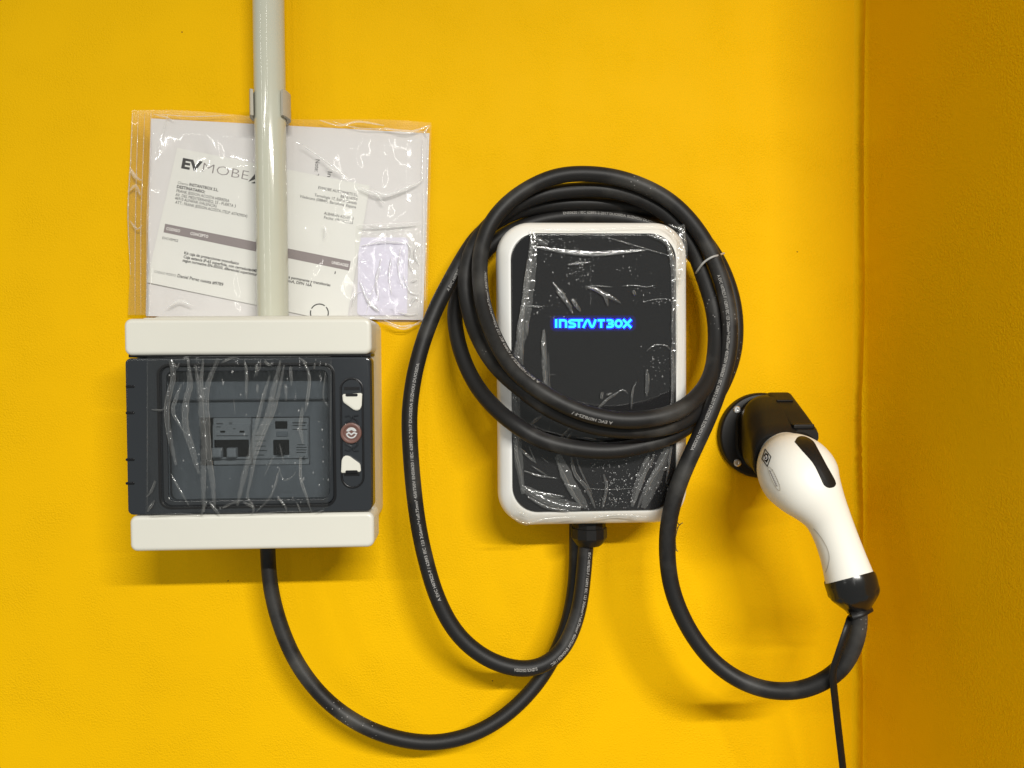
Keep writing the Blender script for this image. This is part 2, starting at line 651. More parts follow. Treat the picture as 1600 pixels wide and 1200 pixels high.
# projecting right-hand wall with its rough, overpainted inner corner
V, Fc = [], []
NZ = 560
prof = [(-.004, .0010), (-.0002, -.0001), (.0010, -.0008), (.0028, -.0030), (.0034, -.0090), (.0014, -.0112), (.0008, -.0122), (.0022, -.0140), (.0030, -.018), (.0032, -.06), (.0032, -.12), (.0032, -.196), (.0042, -.215), (.006, -.219), (.03, -.2195), (.4, -.2195), (.4, .01)]
for j in range(NZ + 1):
    z = -1.1 + 2.2 * j / NZ
    w = noise.noise((0, 0, z * 30)) * .0014 + noise.noise((4, 0, z * 120)) * .0010
    w2 = noise.noise((9, 0, z * 14)) * .0018 + noise.noise((3, 2, z * 220)) * .0014
    rough = max(0, .35 + noise.noise((1, 7, z * 9)) * 1.3)       # how rough the overpainted joint is here
    for k, (x, y) in enumerate(prof):
        dx, dy = 0, 0
        if 1 <= k <= 4:
            dx = w * .5
        if 5 <= k <= 7:
            dx = w * .5 - w2 * rough
            dy = w * .8
            x += (1 - min(1, rough * 1.6)) * (.0016 if k != 7 else .0006)
        V.append((XC + x + dx, y + dy, z))
np_ = len(prof)
for j in range(NZ):
    for k in range(np_ - 1):
        a = j * np_ + k
        Fc.append((a, a + 1, a + np_ + 1, a + np_))
wr = mesh('wall_right', V, Fc, WALL, None, True, 38)
wr['kind'] = 'structure'

# ------------------------------------------------------------------ conduit pipe and its clip
pd = 24.0
pc = at(424, 300, pd)
pr = mm(46.5, pd) / 2
pz0 = at(424, 497, pd).z
pipe = tag(tube('conduit_pipe', [Vector((pc.x + random.uniform(-.0001, .0001), -pd / 1000, pz0 - .006 + i * .02)) for i in range(30)], pr, PVC, None, 48),
           'pale grey plastic conduit pipe running up the yellow wall', 'pipe')
V_, F_, w_ = text2d('XIVP', .02)
out = []
for x, y in V_:                 # stencilled code running up the pipe, facing right
    a = math.radians(62) - (y - .35) * .009 / pr
    out.append(Vector((pc.x + math.sin(a) * (pr + .0001), -pd / 1000 - math.cos(a) * (pr + .0001), at(444, 9, 10).z + x / w_ * .024)))
mesh('printed_code', out, F_, INK, pipe, False)
clip = thing('pipe_clip', 'grey snap clip gripping the conduit pipe above the plastic bag', 'clip')
clz0, clz1 = at(424, 186, pd).z, at(424, 146, pd).z
rs = []
N = 26
a0, a1 = math.radians(-40), math.radians(220)
inner, outer = [], []
for i in range(N + 1):
    a = a0 + (a1 - a0) * i / N
    # angle 90 degrees = toward the wall
    fl = max(0, (abs(a - math.pi / 2) - math.radians(100)) / math.radians(30))
    ro = pr + .0022 + .0028 * max(0, 1 - abs(a - math.pi / 2) / 2.3) + fl * .0016
    ri = pr + .0004 + fl * .0012
    outer.append((ro * math.cos(a), ro * math.sin(a)))
    inner.append((ri * math.cos(a), ri * math.sin(a)))
loopp = outer + inner[::-1]
rings = []
for z, s in ((clz0, 0), (clz0 + .0006, 1), (clz1 - .0006, 1), (clz1, 0)):
    rings.append([Vector((pc.x + x, -pd / 1000 + y, z)) for x, y in loopp])
V, Fc = rings_mesh(rings)
mesh('clip_jaws', V, Fc, CLIP, clip, True, 35)
rbox('clip_base', (pc.x - pr * .75, pc.x + pr * .75, clz0 + .001, clz1 - .001), .001, 0.2, pd - pr * 1000 - .6, CLIP, clip, .0005)

# ------------------------------------------------------------------ bag of documents
def d_paper(x, y):
    return 3.5 + .5 * math.sin((x - 236) / 140.0) + .4 * math.sin(y / 60.0)


def d_note(x, y):
    return d_paper(x, y) + 1.5 + .35 * math.sin((x + y) / 80)


def sheet(name, quad, dfun, thick, m, nx=14, ny=14, parent=None, edge=None):
    """paper sheet: quad TL,TR,BR,BL in pixels, solid, gently curved"""
    V = []
    for side in (0, 1):
        for j in range(ny + 1):
            for i in range(nx + 1):
                u, v = i / nx, j / ny
                x = (quad[0][0] * (1 - u) + quad[1][0] * u) * (1 - v) + (quad[3][0] * (1 - u) + quad[2][0] * u) * v
                y = (quad[0][1] * (1 - u) + quad[1][1] * u) * (1 - v) + (quad[3][1] * (1 - u) + quad[2][1] * u) * v
                V.append(at(x, y, dfun(x, y) - thick * side))
    n1 = (nx + 1) * (ny + 1)
    Fc = []
    for j in range(ny):
        for i in range(nx):
            a = j * (nx + 1) + i
            Fc.append((a, a + 1, a + nx + 2, a + nx + 1))
            Fc.append((n1 + a, n1 + a + nx + 1, n1 + a + nx + 2, n1 + a + 1))
    rim = [i for i in range(nx + 1)] + [j * (nx + 1) + nx for j in range(1, ny + 1)] + [ny * (nx + 1) + i for i in range(nx - 1, -1, -1)] + [j * (nx + 1) for j in range(ny - 1, 0, -1)]
    for k in range(len(rim)):
        a, b = rim[k], rim[(k + 1) % len(rim)]
        Fc.append((a, b, n1 + b, n1 + a))
    return mesh(name, V, Fc, m, parent, True, 40)


a4 = sheet('paper_sheet', [(236, 185), (671, 208), (661, 500), (228, 494)], d_paper, .4, PAPER)
tag(a4, 'large white instruction sheet with sideways print at the back of the bag', 'paper')
dp = lambda x, y: d_paper(x, y) + .12
for body, A, B, h in (('Note: T', (493, 249), (491, 276), 7.5), ('Ins', (512, 268), (511, 282), 7.5)):
    mb = MB()
    print_on(mb, body, A, B, h, dp)
    mb.build('text_line', INK, a4, False)

nq = [(277, 231), (578, 290), (541, 499), (229, 441)]
note = sheet('delivery_note', [(277, 231), (578, 290), (541, 506), (229, 441)], d_note, .35, NOTE)
tag(note, 'tilted delivery note with grey logo and grey header bar behind the pipe', 'document')
dn = lambda x, y: d_note(x, y) + .12
SL = (301.0, 59.0)              # reading direction of the note
sl = SL[1] / SL[0]


def nline(mb, s, x0, y0, x1, h, bold=0.0, k=None):
    kk = sl * 1.0 if k is None else k
    if mb is None:
        mb = MB()
        nline(mb, s, x0, y0, x1, h, bold, k)
        return mb.build('text_line', INK, note, False)
    print_on(mb, s, (x0, y0), (x1, y0 + (x1 - x0) * kk), h, dn, bold)


mb = MB()
nline(mb, 'EV', 283, 262, 314, 15.5, .045, .19)
mb.build('logo_bold_letters', INK, note, False)
mb = MB()
nline(mb, 'MOBE', 316, 268, 387, 15, -.018, .19)
mb.build('logo_thin_letters', INKL, note, False)
lg = MB()
lg.add([at(x, y, dn(x, y)) for x, y in ((388, 284), (399, 271), (399, 280))], [(0, 1, 2)])
lg.add([at(x, y, dn(x, y)) for x, y in ((392, 286), (400, 283), (408, 288))], [(0, 1, 2)])
lg.build('logo_mark', INK, note, False)
nline(None, 'Cliente', 277.5, 287, 293.5, 4.2, -.01)
nline(None, 'INSTANTBOX S.L.', 295.5, 290.3, 341, 4.8, .02)
nline(None, 'DESTINATARIO:', 276, 293.5, 320, 4.8, .025)
nline(None, 'FRANK JEISSON ACOSTA HERRERA', 275.5, 300, 358, 4.8)
nline(None, 'AV. DEL MEDITERRANEO, 53 - PUERTA 3', 274, 306, 368, 4.8)
nline(None, '46910 ALFAFAR (VALENCIA)', 273, 311.5, 338, 4.8)
nline(None, 'ATT.: FRANK JEISSON ACOSTA (TELP: 657429054)', 273.5, 318, 386, 4.8)
nline(None, 'EVCVEMS2', 253.5, 373.5, 278, 4.2)
nline(None, 'Kit caja de protecciones monofasico', 287.5, 397, 373, 4.6, .02)
nline(None, 'Caja estanca IP-65 superficie, con cerradura, 1C 40A', 286.5, 403, 412, 4.6, .02)
nline(None, 'segun normativa EN-50550, diferencial superinmunizado', 285, 408.5, 414, 4.6, .02)
nline(None, 'CODIGO PEDIDO:', 241, 426, 275, 4.0, -.01)
nline(None, 'Daniel Perez cuesta #9789', 277, 433, 348.5, 5.2, .015)
nline(None, 'EVMOBE AUTOPARTS S.L', 497, 295, 559, 4.6)
nline(None, 'B67614750', 532, 308.5, 558, 4.6)
nline(None, 'Tecnologia 17, Edifici Canada', 491, 306.5, 557, 4.6)
nline(None, 'Viladecans (08840), Barcelona, Espana', 468, 308.5, 556, 4.6)
nline(None, 'ALBARAN A25-0713', 506, 335, 552, 4.6)
nline(None, 'Fecha: 09/10/2025', 506, 341.5, 551, 4.6)
nline(None, '1', 522.5, 428, 524, 4.5)
nline(None, 'monofasico sobretensiones permanente y transitorias', 388, 422.5, 516, 4.6, .02)
nline(None, 'sensibilidad 30mA, DPN 16A', 415, 434, 487, 4.6, .02)
hb = MB()
q = [(258, 349.5), (548, 408), (545.5, 423), (255.5, 363)]
nseg = 24
top = [(q[0][0] + (q[1][0] - q[0][0]) * i / nseg, q[0][1] + (q[1][1] - q[0][1]) * i / nseg) for i in range(nseg + 1)]
bot = [(q[3][0] + (q[2][0] - q[3][0]) * i / nseg, q[3][1] + (q[2][1] - q[3][1]) * i / nseg) for i in range(nseg + 1)]
hb.add([at(x, y, dn(x, y)) for x, y in top + bot], [(i, i + 1, nseg + 2 + i, nseg + 1 + i) for i in range(nseg)])
hb.build('header_bar', BAR, note, False)
dn2 = lambda x, y: d_note(x, y) + .24
for s, x0, y0, x1 in (('CODIGO', 259.5, 359, 281), ('CONCEPTO', 297, 366.5, 325), ('UNIDADES', 518, 412, 544)):
    mb = MB()
    print_on(mb, s, (x0, y0), (x1, y0 + (x1 - x0) * sl), 4.6, dn2, .02)
    mb.build('header_word', INKW, note, False)
st = MB()
circ = [(499 + 14 * math.cos(a), 489 + 14 * math.sin(a)) for a in [math.radians(-200 + 245 * i / 20) for i in range(21)]]
for i in range(20):
    if i in (3, 12):
        continue
    a, b = Vector(circ[i]), Vector(circ[i + 1])
    t = (b - a).normalized() * .8
    n = Vector((-t.y, t.x))
    n = n.normalized() * .9
    st.add([at(p.x, p.y, dn(p.x, p.y)) for p in (a + n, b + n, b - n, a - n)], [(0, 1, 2, 3)])
st.build('round_stamp', INK, note, False)

# small bag with a card
card_o = MB()
dc = lambda x, y: d_paper(x, y) + .9
def rr_px(x0, y0, x1, y1, r, sk=0.0, n=5):
    return [(x + sk * (y - (y0 + y1) / 2), y) for x, y in rrect(x0, x1, y0, y1, r, n)]
card = slab('plastic_card', rr_px(559, 371, 637, 493, 6, -.015), dc, .7, CARDM)
tag(card, 'blank lavender white plastic card at the lower right of the bag', 'card')


def film_sheet(name, left, right, m, dfun, nx=60, ny=60, parent=None, top=None, bottom=None):
    """left/right: lists of (x,y) down the two edges (same count); dfun(u,v,x,y)"""
    def edge(e, v):
        t = v * (len(e) - 1)
        i = min(int(t), len(e) - 2)
        f = t - i
        return (e[i][0] * (1 - f) + e[i + 1][0] * f, e[i][1] * (1 - f) + e[i + 1][1] * f)
    V, Fc = [], []
    for j in range(ny + 1):
        v = j / ny
        l, r = edge(left, v), edge(right, v)
        for i in range(nx + 1):
            u = i / nx
            x, y = l[0] * (1 - u) + r[0] * u, l[1] * (1 - u) + r[1] * u
            if top:
                y += top(u) * (1 - v) ** 3
            if bottom:
                y += bottom(u) * v ** 3
            V.append(at(x, y, dfun(u, v, x, y)))
    for j in range(ny):
        for i in range(nx):
            a = j * (nx + 1) + i
            Fc.append((a, a + 1, a + nx + 2, a + nx + 1))
    return mesh(name, V, Fc, m, parent, True)


def fold(x, y, s, seed=0):
    """sharp-creased sheet noise, 0..1"""
    a = noise.noise((x / s, y / s * .7, seed))
    b = noise.noise((x / s * 2.1 + 5, y / s * 1.6, seed + 3))
    return (1 - abs(a)) ** 2 * .65 + (1 - abs(b)) ** 2 * .35


sbag = thing('small_plastic_bag', 'small crinkled clear bag around the blank card', 'plastic bag')
d_sb = lambda u, v, x, y: d_paper(x, y) + 1.3 + 1.6 * fold(x, y, 16, 4) * (1 - .7 * (2 * u - 1) ** 4)
film_sheet('film', [(556, 352), (553, 430), (549, 499)], [(657, 350), (656, 430), (654, 497)], BAGF, d_sb, 50, 60, sbag)
cr = MB()
for pts, w in (([(565, 384), (600, 378), (632, 380)], 7), ([(633, 376), (643, 392), (640, 412), (648, 425)], 6), ([(655, 380), (648, 395), (655, 415)], 5),
               ([(612, 400), (608, 430), (612, 462)], 5), ([(595, 405), (588, 440), (592, 470)], 6), ([(562, 440), (575, 470), (590, 488)], 7),
               ([(575, 472), (592, 486)], 8), ([(630, 430), (640, 455), (655, 460)], 5), ([(640, 480), (648, 465), (655, 470)], 6), ([(550, 480), (556, 460), (566, 455)], 5),
               ([(560, 358), (600, 356), (652, 352)], 4), ([(642, 440), (652, 436)], 5), ([(622, 488), (640, 492), (652, 490)], 5), ([(626, 388), (622, 420), (630, 450)], 4)):
    crease(cr, pts, w * .75, 0, .25, 4, 1.0, True, lambda x, y: d_paper(x, y) + 2.2)
cr.build('creases', BAGC, sbag)['kind'] = 'stuff'

bag = thing('document_bag', 'clear plastic document bag tucked behind the pipe on the yellow wall', 'plastic bag')
BL = [(206, 172), (203, 260), (199, 340), (203, 420), (200, 494)]
BR = [(674, 193), (673, 260), (671, 340), (669, 420), (667, 498)]


def d_bag(u, v, x, y):
    e = min(1, min(u, 1 - u) * 14) * min(1, v * 10)
    near_pipe = max(0, 1 - abs(x - 424) / 60)
    return min(11.8, 4.9 + e * (4.3 + 1.7 * fold(x, y, 85, 5) + .35 * math.sin(x / 9) * (1 if x < 236 else 0))) - .8 * near_pipe * e


bot = lambda u: (-2 if u < .82 else (14 * math.sin(math.pi * min(1, (u - .82) / .16)) if u < .98 else 0))
film_sheet('front_film', BL, BR, BAGF, d_bag, 110, 80, bag, lambda u: -3 * math.sin(u * 9), bot)
film_sheet('back_film', BL, BR, BAGB, lambda u, v, x, y: 1.2, 8, 8, bag, lambda u: -3 * math.sin(u * 9), bot)
cr = MB()
db = lambda x, y: 9.0
for pts, w in (([(236, 176), (234, 250), (230, 340), (229, 440), (228, 490)], 4.0), ([(226, 178), (223, 260), (220, 350), (220, 490)], 2.5), ([(216, 178), (213, 270), (211, 380), (211, 490)], 2.5),
               ([(207, 176), (204, 250), (200, 335), (204, 430)], 3), ([(203, 262), (211, 276), (221, 282)], 8), ([(200, 300), (212, 290), (219, 305)], 7), ([(203, 345), (214, 358), (222, 352)], 5),
               ([(262, 178), (255, 205), (246, 238)], 3), ([(240, 178), (262, 184), (272, 190)], 4), ([(248, 178), (300, 182), (360, 180)], 2.5),
               ([(500, 188), (530, 196), (560, 190), (600, 196)], 5), ([(600, 200), (640, 206), (670, 196)], 6), ([(520, 190), (560, 200), (610, 202), (668, 206)], 3),
               ([(672, 196), (664, 206), (668, 214)], 5), ([(661, 215), (660, 270), (655, 285), (615, 300), (590, 306), (560, 296)], 4.0),
               ([(584, 298), (606, 304), (650, 286)], 9), ([(560, 292), (588, 304), (600, 318)], 7), ([(470, 225), (500, 245), (522, 262), (545, 280)], 4), ([(508, 257), (528, 270)], 5),
               ([(669, 215), (667, 330), (664, 470)], 3.5), ([(662, 300), (661, 400), (658, 480)], 2.5), ([(600, 500), (625, 510), (655, 506)], 5), ([(606, 506), (632, 514), (664, 498)], 4),
               ([(506, 352), (509, 362), (507, 372)], 6), ([(262, 480), (280, 470), (300, 478)], 6), ([(560, 352), (600, 350), (655, 348)], 3), ([(595, 420), (580, 460), (572, 490)], 2.5)):
    crease(cr, pts, w * .7, 0, .2, 5, .8, True, lambda x, y: d_bag((x - 203) / 468, (y - 180) / 318, x, y) - .2)
cr.build('creases', BAGC, bag)['kind'] = 'stuff'

# ------------------------------------------------------------------ electrical enclosure
box = thing('electrical_enclosure', 'cream breaker enclosure with smoked door below the conduit pipe', 'enclosure')
FD = 95.0
fx0, fx1 = at(196, 677, FD).x, at(582, 677, FD).x
bx1 = at(597, 677, 0).x
bx0 = fx0 + .0015
tz = at(390, 497, FD).z
bz = at(390, 859, FD).z
base_rect = (bx0, bx1, bz + .002, at(390, 494, 60).z)
V, Fc = rings_mesh([ring(base_rect, .008, 0.0), ring(base_rect, .008, 62), ring(base_rect, .008, 64, .0006), ring(base_rect, .008, 65, .002),
                    ring(base_rect, .008, 65, .004), ring(base_rect, .008, 8, .004), ring(base_rect, .008, 8, .02)], True, True)
mesh('base_box', V, Fc, CREAM, box, True, 35)
# cover: thin lip between base and door
lip_rect = (fx0 + .001, (fx1 + bx1) / 2 + .0008, bz + .0005, at(390, 495.5, 79).z)
rframe('cover_lip', lip_rect, .007, (lip_rect[0] + .006, lip_rect[1] - .006, lip_rect[2] + .006, lip_rect[3] - .006), .003, 63.5, 80, CREAM, box, .0015)
zt1 = at(390, 554.5, FD).z
zb1 = at(390, 803.5, FD).z
rect_top = (fx0, fx1, zt1, tz)
rect_bot = (fx0 + .0012, fx1 + .0002, bz, zb1)


def cover_bar(name, rect):
    """bowed cover: front face slightly domed"""
    rs = []
    for dd, ins in [(70, .0003), (70, 0)] + [(FD - 2.6 * (1 - math.sin(a)), .0026 * (1 - math.cos(a))) for a in [math.pi / 2 * i / 7 for i in range(8)]] + [(FD, .0030)]:
        rs.append(ring(rect, .0045, dd, ins, 5))
    V, Fc = rings_mesh(rs)
    return mesh(name, V, Fc, CREAM, box, True, 30)


cover_bar('top_cover', rect_top)
cover_bar('bottom_cover', rect_bot)
# dark strip put in for the shadow line above the door
rbox('seam_shade_strip', (fx0 + .001, fx1 - .001, zt1 - .0012, zt1 + .0008), .0002, 72, FD - 4, SMOKE_DARK, box, .0002)
# inner cover plate behind the door, with breaker cut-out
IN = 72.0
cut = prect(312, 652, 484, 727, IN)
plate = (fx0 + .012, fx1 - .026, zb1 + .002, zt1 - .002)
inner_plate = rframe('inner_cover', plate, .002, cut, .0006, IN - 3, IN, INNER, box, .0004)
sx = at(483, 690, IN).x
rbox('upper_step', (plate[0] + .003, plate[1] - .003, at(400, 625, IN).z, plate[3] - .002), .001, IN - 1, IN + 4.5, INNER, box, .0015)
rbox('back_plate', (plate[0], plate[1], plate[2], plate[3]), .001, 10, 12, BLACKM, box, .0005)
rbox('din_rail', (cut[0] - .02, cut[1] + .02, (cut[2] + cut[3]) / 2 - .0175, (cut[2] + cut[3]) / 2 + .0175), .001, 22, 29, CHROME, box, .0005)

# door with window
DR = (fx0 + .0006, fx1 - .0008, zb1 + .0007, zt1 - .0016)
win = prect(251, 571, 521, 790, FD)
rframe('door_frame', DR, .0035, win, .006, 78, FD + .6, SMOKE, box, .0012, 8)
door = [o for o in box.children if o.name.startswith('door_frame')][0]
g = .0016
rframe('window_groove', (win[0] - g, win[1] + g, win[2] - g, win[3] + g), .0075, win, .006, FD, FD + .85, SMOKE_DARK, door, .0002, 8)
rframe('window_seal', (win[0] + .0002, win[1] - .0002, win[2] + .0002, win[3] - .0002), .006, (win[0] + .0035, win[1] - .0035, win[2] + .0035, win[3] - .0035), .004, FD - 8, FD - 1.5, SMOKE, door, .0008, 8)
rbox('window_pane', (win[0] + .0036, win[1] - .0036, win[2] + .0036, win[3] - .0036), .004, FD - 4.2, FD - 2.2, PANE, door, .0006, n=8)
# hinge notches on the left
for y in (604, 645, 718, 755):
    r = prect(197, y - 2.2, 211, y + 2.2, FD)
    rbox('hinge_slot', r, .0008, FD - 2, FD + .95, SMOKE_DARK, door, .0003)
# latch recess
lx = 549.5
rec = prect(532, 590, 569, 763, FD)
rframe('latch_recess', rec, .0075, (rec[0] + .0012, rec[1] - .0012, rec[2] + .0012, rec[3] - .0012), .0065, FD, FD + 1.3, SMOKE_DARK, door, .0003, 8)
rbox('recess_floor', (rec[0] + .0013, rec[1] - .0013, rec[2] + .0013, rec[3] - .0013), .0064, FD - .5, FD + .75, SMOKE, door, .0001, n=8)
for y in (607, 741):
    rbox('recess_slot', prect(538, y - 2.5, 562, y + 2.5, FD), .0003, FD, FD + .95, SMOKE_DARK, door, .0001)


def latch(yc, flip):
    pts = [(535, -13), (566, -15), (565, 6), (561, 12), (554, 12), (536, -1)]
    if flip:
        pts = [(x, -y) for x, y in pts]
        pts = [(549.5 - (x - 549.5), y) for x, y in pts]
    pts = [(x, yc + y) for x, y in pts]
    o = slab('latch', pts, lambda x, y: FD + 3.0, 3.0, CREAM, box)
    bm = bmesh.new()
    bm.from_mesh(o.data)
    bmesh.ops.bevel(bm, geom=list(bm.edges), offset=.0005, segments=2, affect='EDGES', clamp_overlap=True)
    bm.to_mesh(o.data)
    bm.free()
    for p in o.data.polygons:
        p.use_smooth = True
    o.data.set_sharp_from_angle(angle=math.radians(35))
    # thumb lip's shadow put in as a dark strip
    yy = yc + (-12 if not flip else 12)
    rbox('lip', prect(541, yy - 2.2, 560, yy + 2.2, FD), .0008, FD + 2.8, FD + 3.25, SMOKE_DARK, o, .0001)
    return o


latch(629, False)
latch(724, True)
# squiggle springs
for s, yc in ((1, 657), (-1, 697)):
    pts = [(539, yc - 6 * s), (546, yc - 7 * s), (549, yc - 2 * s), (540, yc + 3 * s), (541, yc + 6 * s), (557, yc + 6 * s), (558, yc + 1 * s), (552, yc - 4 * s), (553, yc - 7 * s), (560, yc - 8 * s)]
    tube('latch_spring', [at(p.x, p.y, FD + 1.2) for p in catmull([(x, y, 0) for x, y in pts], 1.5)], .0005, SMOKE, door, 6)
# lock
lc = at(549, 676.5, FD + .6)
lk = lathe('lock', lc, Vector((0, -1, 0)), [(0, .0067), (.0016, .0067), (.0022, .0064), (.0024, .0058), (.0021, .0047), (.0012, .0044), (.0012, .0001)], BROWN, box, 32)
mb = MB()
for c, a0, a1, r in (((549, 676.5), 200, 340, 7.6), ((549, 676.5), 20, 160, 7.6)):
    arc = [(c[0] + r * math.cos(math.radians(a)), c[1] + r * math.sin(math.radians(a))) for a in range(a0, a1 + 1, 10)]
    stroke_mesh(mb, arc, 2.2, FD + 1.9, .5)
stroke_mesh(mb, [(541, 679), (545, 676), (549, 679), (553, 676), (558, 678)], 2.4, FD + 1.9, .55)
stroke_mesh(mb, [(543, 673), (549, 670), (555, 673)], 3.4, FD + 1.9, .45)
mb.build('emblem', CHROME, lk, False)

# breakers
def breaker(name, label, px0, px1, kind):
    t = thing(name, label, 'breaker', None)
    r = prect(px0, 653, px1, 726, IN)
    zc = lambda y: at(400, y, IN + 2).z
    rbox('body', r, .0006, 29, IN + 1.0, BREAKER, t, .0005)
    rbox('raised_face', (r[0] + .0002, r[1] - .0002, zc(717), zc(663)), .0005, IN + .5, IN + 3, BREAKER, t, .0006)
    d = IN + 3.05
    if kind == 'mcb':
        rbox('toggle_slot', prect(px0 + 1, 687, px1 - 4, 714, d), .0003, d - .2, d + .15, BLACKM, t, .0001)
        for x in (px0 + 5, px0 + 28):
            rbox('toggle', prect(x - 5, 699, x + 10, 714, d), .0006, d, d + 5, BREAKER, t, .0012)
        for x in (px0 + 14, px0 + 44):
            rbox('indicator', prect(x - 4, 673, x + 4, 676, d), .0002, d - .2, d + .15, BLACKM, t, .0001)
        lines = [(px0 + 4, 662, 10), (px0 + 4, 667, 7), (px0 + 24, 661, 5), (px0 + 30, 670, 4), (px0 + 4, 681, 50)]
    else:
        rbox('display', prect(px0 + 35, 658, px0 + 54, 670, d), .0003, d - .2, d + .15, BLACKM, t, .0001)
        rbox('toggle_slot', prect(px0 + 32, 687, px0 + 57, 711, d), .0004, d - .2, d + .15, BLACKM, t, .0001)
        rbox('toggle', prect(px0 + 39, 697, px0 + 51, 710, d), .0006, d, d + 4.5, BLACKG, t, .0012)
        rbox('test_button', prect(px0 + 37, 674, px0 + 55, 682, d), .0006, d - .2, d + .8, INNER, t, .0004)
        lines = [(px0 + 62, 660, 22), (px0 + 62, 665, 20), (px0 + 62, 671, 23), (px0 + 70, 695, 12), (px0 + 68, 699, 16), (px0 + 68, 703, 16), (px0 + 68, 707, 15), (px0 + 4, 680, 14),
                 (px0 + 4, 689, 16), (px0 + 4, 697, 16), (px0 + 4, 704, 18), (px0 + 4, 711, 14)]
    m = MB()
    for x, y, w in lines:
        stroke_mesh(m, [(x, y), (x + w, y)], 1.1, d, .05)
    if kind != 'mcb':
        print_on(m, 'CE', (px0 + 72, 718), (px0 + 82, 718), 5, lambda x, y: d + .1)
    m.build('printed_marks', INK, t, False)['kind'] = 'stuff'
    return t


breaker('circuit_breaker', 'two pole breaker with light toggles behind the smoked window', 334, 393, 'mcb')
breaker('residual_current_breaker', 'wider breaker with single black toggle behind the smoked window', 395, 483, 'rcd')

# protective film on the enclosure door
ef = thing('enclosure_film', 'wrinkled clear protective film stuck over the smoked enclosure door', 'film')
FE = FD + 1.6
d_ef = lambda u, v, x, y: FE + .9 * fold(x * 1.8, y * .35, 40, 8) + .25 * noise.noise((x / 10, y / 40, 2))
film_sheet('film', [(230, 557), (230, 640), (229, 720), (227, 805)], [(516, 557), (517, 640), (518, 720), (512, 797)], FILM, d_ef, 90, 70, ef, None, lambda u: 3 * math.sin(u * 17))
cr, eb = MB(), MB()


def E(pts):                     # crop coordinates of the door -> photo pixels
    return [(180 + x / 3, 480 + y / 3) for x, y in pts]


for pts, w in (([(262, 245), (272, 330), (248, 430), (243, 520), (262, 640), (285, 740)], 11), ([(310, 360), (285, 430), (272, 490), (318, 580)], 7), ([(340, 240), (352, 360), (332, 440), (330, 560), (365, 680), (392, 780)], 13),
               ([(375, 270), (398, 420), (405, 520), (418, 640), (412, 760), (415, 960)], 12), ([(480, 240), (440, 340), (425, 430), (432, 560), (440, 700), (455, 820), (466, 940)], 12), ([(412, 240), (405, 330), (412, 470)], 6),
               ([(606, 250), (616, 330), (614, 430)], 6), ([(555, 432), (562, 498)], 2.5), ([(660, 270), (664, 320)], 4), ([(668, 360), (668, 402)], 4), ([(680, 250), (680, 290)], 3.5),
               ([(775, 250), (742, 380), (715, 500), (665, 620), (618, 740), (590, 850), (572, 930)], 12), ([(792, 270), (770, 380), (740, 490), (700, 580), (655, 700), (632, 820), (620, 890), (650, 930)], 8),
               ([(725, 320), (690, 440), (660, 560), (625, 680)], 7), ([(822, 280), (826, 368)], 6), ([(800, 360), (802, 440)], 5), ([(880, 250), (908, 320), (905, 400), (890, 490)], 6),
               ([(880, 470), (868, 560), (880, 640)], 7), ([(868, 700), (870, 800), (890, 870), (920, 960)], 5), ([(740, 700), (700, 790)], 3), ([(770, 640), (790, 730)], 3),
               ([(765, 745), (790, 810), (835, 790), (845, 770)], 3), ([(770, 760), (745, 850), (715, 905), (660, 960)], 4), ([(985, 310), (975, 420), (1000, 470)], 3), ([(935, 260), (932, 290)], 4),
               ([(150, 240), (150, 960)], 1.6), ([(1012, 235), (1010, 700)], 1.6), ([(170, 480), (220, 482), (245, 450)], 4), ([(190, 815), (165, 870), (145, 890)], 5), ([(185, 905), (150, 960)], 5),
               ([(432, 905), (415, 940), (405, 975)], 6), ([(440, 915), (470, 950), (490, 975)], 6), ([(500, 940), (560, 915), (600, 905)], 4), ([(600, 915), (650, 940), (640, 970)], 5), ([(760, 885), (800, 940), (800, 965)], 4), ([(850, 915), (870, 960)], 4),
               ([(260, 780), (300, 850), (345, 930)], 4), ([(320, 240), (345, 236)], 5), ([(270, 260), (290, 285), (300, 260)], 4), ([(500, 262), (540, 240), (575, 236)], 4), ([(700, 250), (720, 270), (740, 262)], 5), ([(860, 240), (900, 262)], 4), ([(940, 965), (980, 950)], 3),
               ([(160, 980), (300, 968), (420, 978)], 2), ([(560, 975), (760, 960), (930, 955)], 2), ([(230, 235), (500, 232), (800, 232), (1010, 230)], 1.8)):
    crease_pair(cr, eb, E(pts), w * .85, .2, lambda x, y: FE + .35)
cr.build('creases', FILM_CREASE, ef)['kind'] = 'stuff'
eb.build('fold_glints', FILM_GLINT, ef)['kind'] = 'stuff'
bb = MB()
for x, y in [(970, 575), (975, 655), (615, 505), (770, 500), (690, 410), (320, 720)] + [(random.uniform(240, 1000), random.uniform(240, 960)) for _ in range(46)]:
    p = E([(x, y)])[0]
    bubble(bb, p[0], p[1], random.uniform(.5, 1.5), FE + .9, .5, random.uniform(1, 2.4))
bb.build('air_bubbles', FILM_BUBBLE, ef)['kind'] = 'stuff'

# ------------------------------------------------------------------ wall charger
chg = thing('wall_charger', 'white framed wall charger with black front and glowing blue lettering', 'charger')
RO, PD = 50.0, 64.0
crx = prect(776.5, 348, 1071.5, 818, RO)
prx = prect(799, 364.5, 1056.5, 799.5, PD)
cr_o, cr_i = mm(52, RO), mm(41, PD)


def mixr(t):
    return tuple(crx[i] * (1 - t) + prx[i] * t for i in range(4))


def mr(t):
    return cr_o * (1 - t) + cr_i * t


